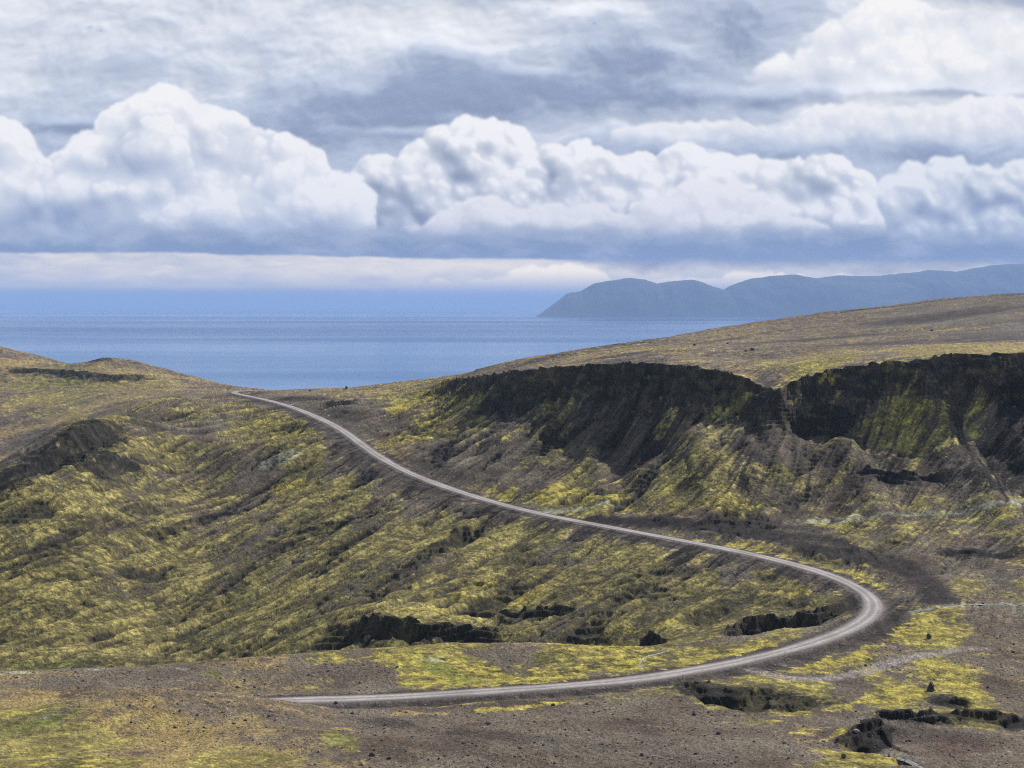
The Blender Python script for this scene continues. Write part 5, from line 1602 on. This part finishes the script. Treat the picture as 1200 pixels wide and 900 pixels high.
def rockshape(v, seed, sx_, sy_, sz_, cuts=9):
    r = np.random.default_rng(seed)
    v = v.copy()
    for _ in range(cuts):
        nrm = r.standard_normal(3)
        nrm /= np.linalg.norm(nrm)
        d = r.uniform(.55, .88)
        s = v @ nrm
        k = s > d
        v[k] -= (s[k] - d)[:, None] * nrm[None] * .95
    v += r.uniform(-.03, .03, v.shape)
    return v * np.array([sx_, sy_, sz_])


icv, icf = ico(2)
shapes = []
for k in range(7):
    me_v = rockshape(icv, 100 + k, 1, .8, .62)
    shapes.append(me_v)


def boulder(px, py, size, label, group=None, k=0, mat=m_stone, tall=1.0, name='boulder'):
    x, y, z = sight(px, py)
    me = bpy.data.meshes.new(name)
    v = shapes[k % 7].copy()
    v[:, 2] *= tall
    me.from_pydata((v * size / 2).tolist(), [], icf.tolist())
    me.materials.append(mat)
    ob = bpy.data.objects.new(name, me)
    COL.objects.link(ob)
    ob.location = (x, y, z + size * .5 * .62 * tall * .55)
    ob.rotation_euler = (random.uniform(-.15, .15), random.uniform(-.15, .15), random.uniform(0, 6.28))
    ob['label'] = label
    ob['category'] = 'boulder'
    if group:
        ob['group'] = group
    return ob


boulder(1089, 748, 2.6, 'squat dark boulder on gold moss between the road bend and the side track', k=1, tall=1.5)
boulder(813, 839, 1.6, 'dark brown boulder on the crest of the gravel rise in the middle of the foreground', k=2)
boulder(842, 861, 1.5, 'reddish brown block on the gravel slope below the crest boulder', k=3, tall=1.2)
boulder(572, 849, 2.0, 'dark flat-topped boulder beside a black stony streak in the front gravel', k=4)
boulder(648, 827, 1.6, 'small dark stone on the skyline of the gravel just under the lower road', k=5)
boulder(688, 826, 1.2, 'low dark stone just under the lower road, next to the strip of yellow moss', k=6)
boulder(394, 825, 1.6, 'grey stone at the roadside near where the lower road vanishes', k=0)
boulder(436, 886, 2.2, 'black boulder on the mossy slope at the bottom edge of the view', k=1)
boulder(737, 844, 2.0, 'flat dark slab on the pinkish gravel of the front slope', k=2, tall=.5)
boulder(884, 870, 1.0, 'small dark block among gravel halfway down the front right slope', k=4)
boulder(989, 888, 1.5, 'upright brown stone at the edge of yellow moss by the black mound', k=3, tall=1.5)
boulder(1188, 756, 1.2, 'lone dark stone on the bare brown shelf at the right edge', k=5)
boulder(1172, 746, .9, 'tiny dark stone up the shelf from the lone dark one', k=6)
boulder(363, 459, 3.2, 'dark block on the skyline beside the far end of the road', k=1, tall=1.3)
boulder(507, 556, 2.2, 'dark boulder at the foot of the scree above the road', k=4)
boulder(882, 411, 4.6, 'largest dark boulder on the plateau above the cliff', k=0)
boulder(874, 412, 2.4, 'small boulder leaning near the largest one on the plateau', k=2)
boulder(814, 405, 3.6, 'dark boulder on the plateau beneath the bright strip of water', k=5)
boulder(853, 403, 2.8, 'dark boulder on the plateau between two others, close to its skyline', k=6)
boulder(1092, 388, 3.4, 'dark boulder high on the plateau under a pale straw streak', k=3)
for k, (px, py, s_) in enumerate([(902, 786, 1.0), (907, 788, .8), (910, 784, .7), (899, 790, .6), (913, 788, .5)]):
    boulder(px, py, s_, 'pale stone in the small heap where the side track leaves the road', 'pale stones heaped at the track junction', k, m_pale, name='pale_stone')

# stacked stone cairns
def cairn(px, py, h, label):
    x, y, z = sight(px, py)
    e = bpy.data.objects.new('cairn', None)
    COL.objects.link(e)
    e.location = (x, y, z - .1)
    e['label'] = label
    e['category'] = 'cairn'
    zz_ = 0.0
    k = 0
    while zz_ < h:
        f = 1 - .68 * zz_ / h
        cnt = max(1, int(4 * f))
        for j in range(cnt):
            a = j / cnt * 6.283 + k
            s = h * .30 * (f + .15) * random.uniform(.85, 1.1)
            me = bpy.data.meshes.new('stone')
            me.from_pydata((shapes[(k + j) % 7] * s * np.array([1, 1, .7])).tolist(), [], icf.tolist())
            me.materials.append(m_stone)
            o = bpy.data.objects.new('stone', me)
            COL.objects.link(o)
            o.parent = e
            rr0 = h * .20 * f if cnt > 1 else 0
            o.location = (rr0 * math.cos(a), rr0 * math.sin(a), zz_ + s * .3)
            o.rotation_euler = (random.uniform(-.2, .2), random.uniform(-.2, .2), random.uniform(0, 6))
        zz_ += h * .17
        k += 1
    return e


cairn(1091, 809, 3.0, 'dark stone cairn standing on the gold moss knoll at lower right')
cairn(406, 456.6, 3.6, 'small stone cairn on the skyline of the saddle, against the sea')

# scattered stones one can pick out
used = []
for k in range(150):
    for _ in range(30):
        zone = random.random()
        if zone < .5:
            px, py = random.uniform(430, 980), random.uniform(832, 897)
        elif zone < .7:
            px, py = random.uniform(300, 760), random.uniform(826, 890)
        elif zone < .85:
            px, py = random.uniform(340, 470), random.uniform(775, 812)
        else:
            px, py = random.uniform(960, 1195), random.uniform(730, 890)
        if all((px - a) ** 2 + (py - c) ** 2 > 120 for a, c in used):
            x, y, z = sight(px, py)
            dr = np.min(np.hypot(road3[:, 0] - x, road3[:, 1] - y))
            if dr > 7:
                break
    used.append((px, py))
    s_ = float(np.clip(random.lognormvariate(-.32, .42), .4, 2.0))
    dark_ = random.random() < .62
    where = 'on the shelf between the side track and the right edge' if (px > 960 and py < 840) else ('on the gravel bench above the lower road' if py < 815 else
            ('low on the front slope under the near leg of the road' if px < 700 else 'on the front gravel rise below the dark gully'))
    boulder(px, py, s_, ('dark brown' if dark_ else 'pale grey') + ' loose stone ' + where,
            ('dark' if dark_ else 'pale') + ' loose stones lying ' + where, k, m_stone if dark_ else m_pale, tall=random.uniform(.6, 1.1), name='loose_stone')

# the litter of stones nobody could count
sv, sf = ico(1)
cand = np.nonzero((ms.ravel() > 5) & (TY < 640) & (TY > 290) & (np.abs(TX) < TY * .38) & (mroad > 6) & (cover < .35))[0]
wgt = (sstep(bump1[cand] + .3 * v1[cand], -.3, .4) + .15) * (RR.ravel()[cand] / 400.0) ** 1.0
pick = rng.choice(cand, 8500, replace=False, p=wgt / wgt.sum())
size = np.clip(rng.lognormal(-1.75, .5, len(pick)), .10, .75)
allv = np.empty((len(pick), len(sv), 3), f32)
for q_ in range(12):
    base = rockshape(sv, 300 + q_, 1, .8, .6, 5)
    sel = np.arange(len(pick)) % 12 == q_
    a = rng.uniform(0, 6.28, sel.sum())
    ca_, sa_ = np.cos(a), np.sin(a)
    bx_ = base[None, :, 0] * ca_[:, None] - base[None, :, 1] * sa_[:, None]
    by_ = base[None, :, 0] * sa_[:, None] + base[None, :, 1] * ca_[:, None]
    bz_ = np.repeat(base[None, :, 2], sel.sum(), 0)
    s_ = size[sel][:, None]
    p = pick[sel]
    allv[sel, :, 0] = bx_ * s_ + TX[p][:, None]
    allv[sel, :, 1] = by_ * s_ + TY[p][:, None]
    allv[sel, :, 2] = bz_ * s_ + TZ[p][:, None] + s_ * .25
fac_ = (sf[None] + (np.arange(len(pick)) * len(sv))[:, None, None]).reshape(-1, 3)
m_lit, t, b = new_mat('stone_litter')
geo = t.n.new('ShaderNodeNewGeometry')
t.l.new(t.mix(t.mrange(geo.outputs['Random Per Island'], 0, 1, smooth=False), (.05, .042, .04, 1), (.34, .30, .27, 1)), b.inputs['Base Color'])
b.inputs['Roughness'].default_value = .95
lit_ = new_mesh_obj('stone_litter', allv.reshape(-1, 3), fac_, m_lit, smooth=False)
lit_['kind'] = 'stuff'

# ------------------------------------------------------------------ roadside marker posts
m_post, t, b = new_mat('post_paint')
b.inputs['Base Color'].default_value = (.16, .13, .08, 1)
m_band, t, b = new_mat('post_band')
b.inputs['Base Color'].default_value = (.05, .05, .05, 1)


def post(px, py, label):
    x, y, z = sight(px, py)
    e = bpy.data.objects.new('marker_post', None)
    COL.objects.link(e)
    e.location = (x, y, z - .05)
    e.rotation_euler = (random.uniform(-.04, .04), random.uniform(-.04, .04), random.uniform(0, 3))
    e['label'] = label
    e['category'] = 'marker post'
    for nm_, z0, z1, r_, mt_ in (('stake', 0, 1.35, .075, m_post), ('band', 1.35, 1.6, .085, m_band), ):
        vs_ = [(r_ * sx_, r_ * sy_, zz_) for zz_ in (z0, z1) for sx_, sy_ in ((-1, -.5), (1, -.5), (1, .5), (-1, .5))]
        vs_ += [(0, 0, z1 + .05)]
        fs_ = [(3, 2, 1, 0), (0, 1, 5, 4), (1, 2, 6, 5), (2, 3, 7, 6), (3, 0, 4, 7), (4, 5, 8), (5, 6, 8), (6, 7, 8), (7, 4, 8)]
        me = bpy.data.meshes.new(nm_)
        me.from_pydata(vs_, [], fs_)
        me.materials.append(mt_)
        o = bpy.data.objects.new(nm_, me)
        COL.objects.link(o)
        o.parent = e


post(874, 773, 'thin marker post on yellow moss on the inner verge of the lower road')
post(920, 769, 'thin marker post at the outer edge of the lower road, up from the track junction')
post(899, 785, 'thin marker post standing over the pale stones at the track junction')
post(800, 797, 'thin marker post at the outer road edge, nearest the dark gully')

# ------------------------------------------------------------------ haze over land and fjord
m_haze = bpy.data.materials.new('haze_air')
m_haze.use_nodes = True
tn = m_haze.node_tree
for x_ in list(tn.nodes):
    tn.nodes.remove(x_)
mo = tn.nodes.new('ShaderNodeOutputMaterial')
pv = tn.nodes.new('ShaderNodeVolumePrincipled')
pv.inputs['Color'].default_value = (.44, .62, .92, 1)
pv.inputs['Density'].default_value = 1 / 28500.0
pv.inputs['Anisotropy'].default_value = 0.0
tn.links.new(pv.outputs[0], mo.inputs['Volume'])
hx = 195000.0
z0, z1 = -60.0, 1150.0
v8 = [(sx_ * hx, sy_ * hx, z_) for z_ in (z0, z1) for sx_, sy_ in ((-1, -1), (1, -1), (1, 1), (-1, 1))]
hz = bpy.data.meshes.new('haze')
hz.from_pydata(v8, [], [(3, 2, 1, 0), (4, 5, 6, 7), (0, 1, 5, 4), (1, 2, 6, 5), (2, 3, 7, 6), (3, 0, 4, 7)])
hz.materials.append(m_haze)
ho = bpy.data.objects.new('haze', hz)
COL.objects.link(ho)
ho['kind'] = 'stuff'
scene.cycles.volume_bounces = 1
scene.cycles.max_bounces = 6
scene.cycles.use_denoising = False
scene.render.filter_size = 1.1
scene.cycles.filter_width = 1.1
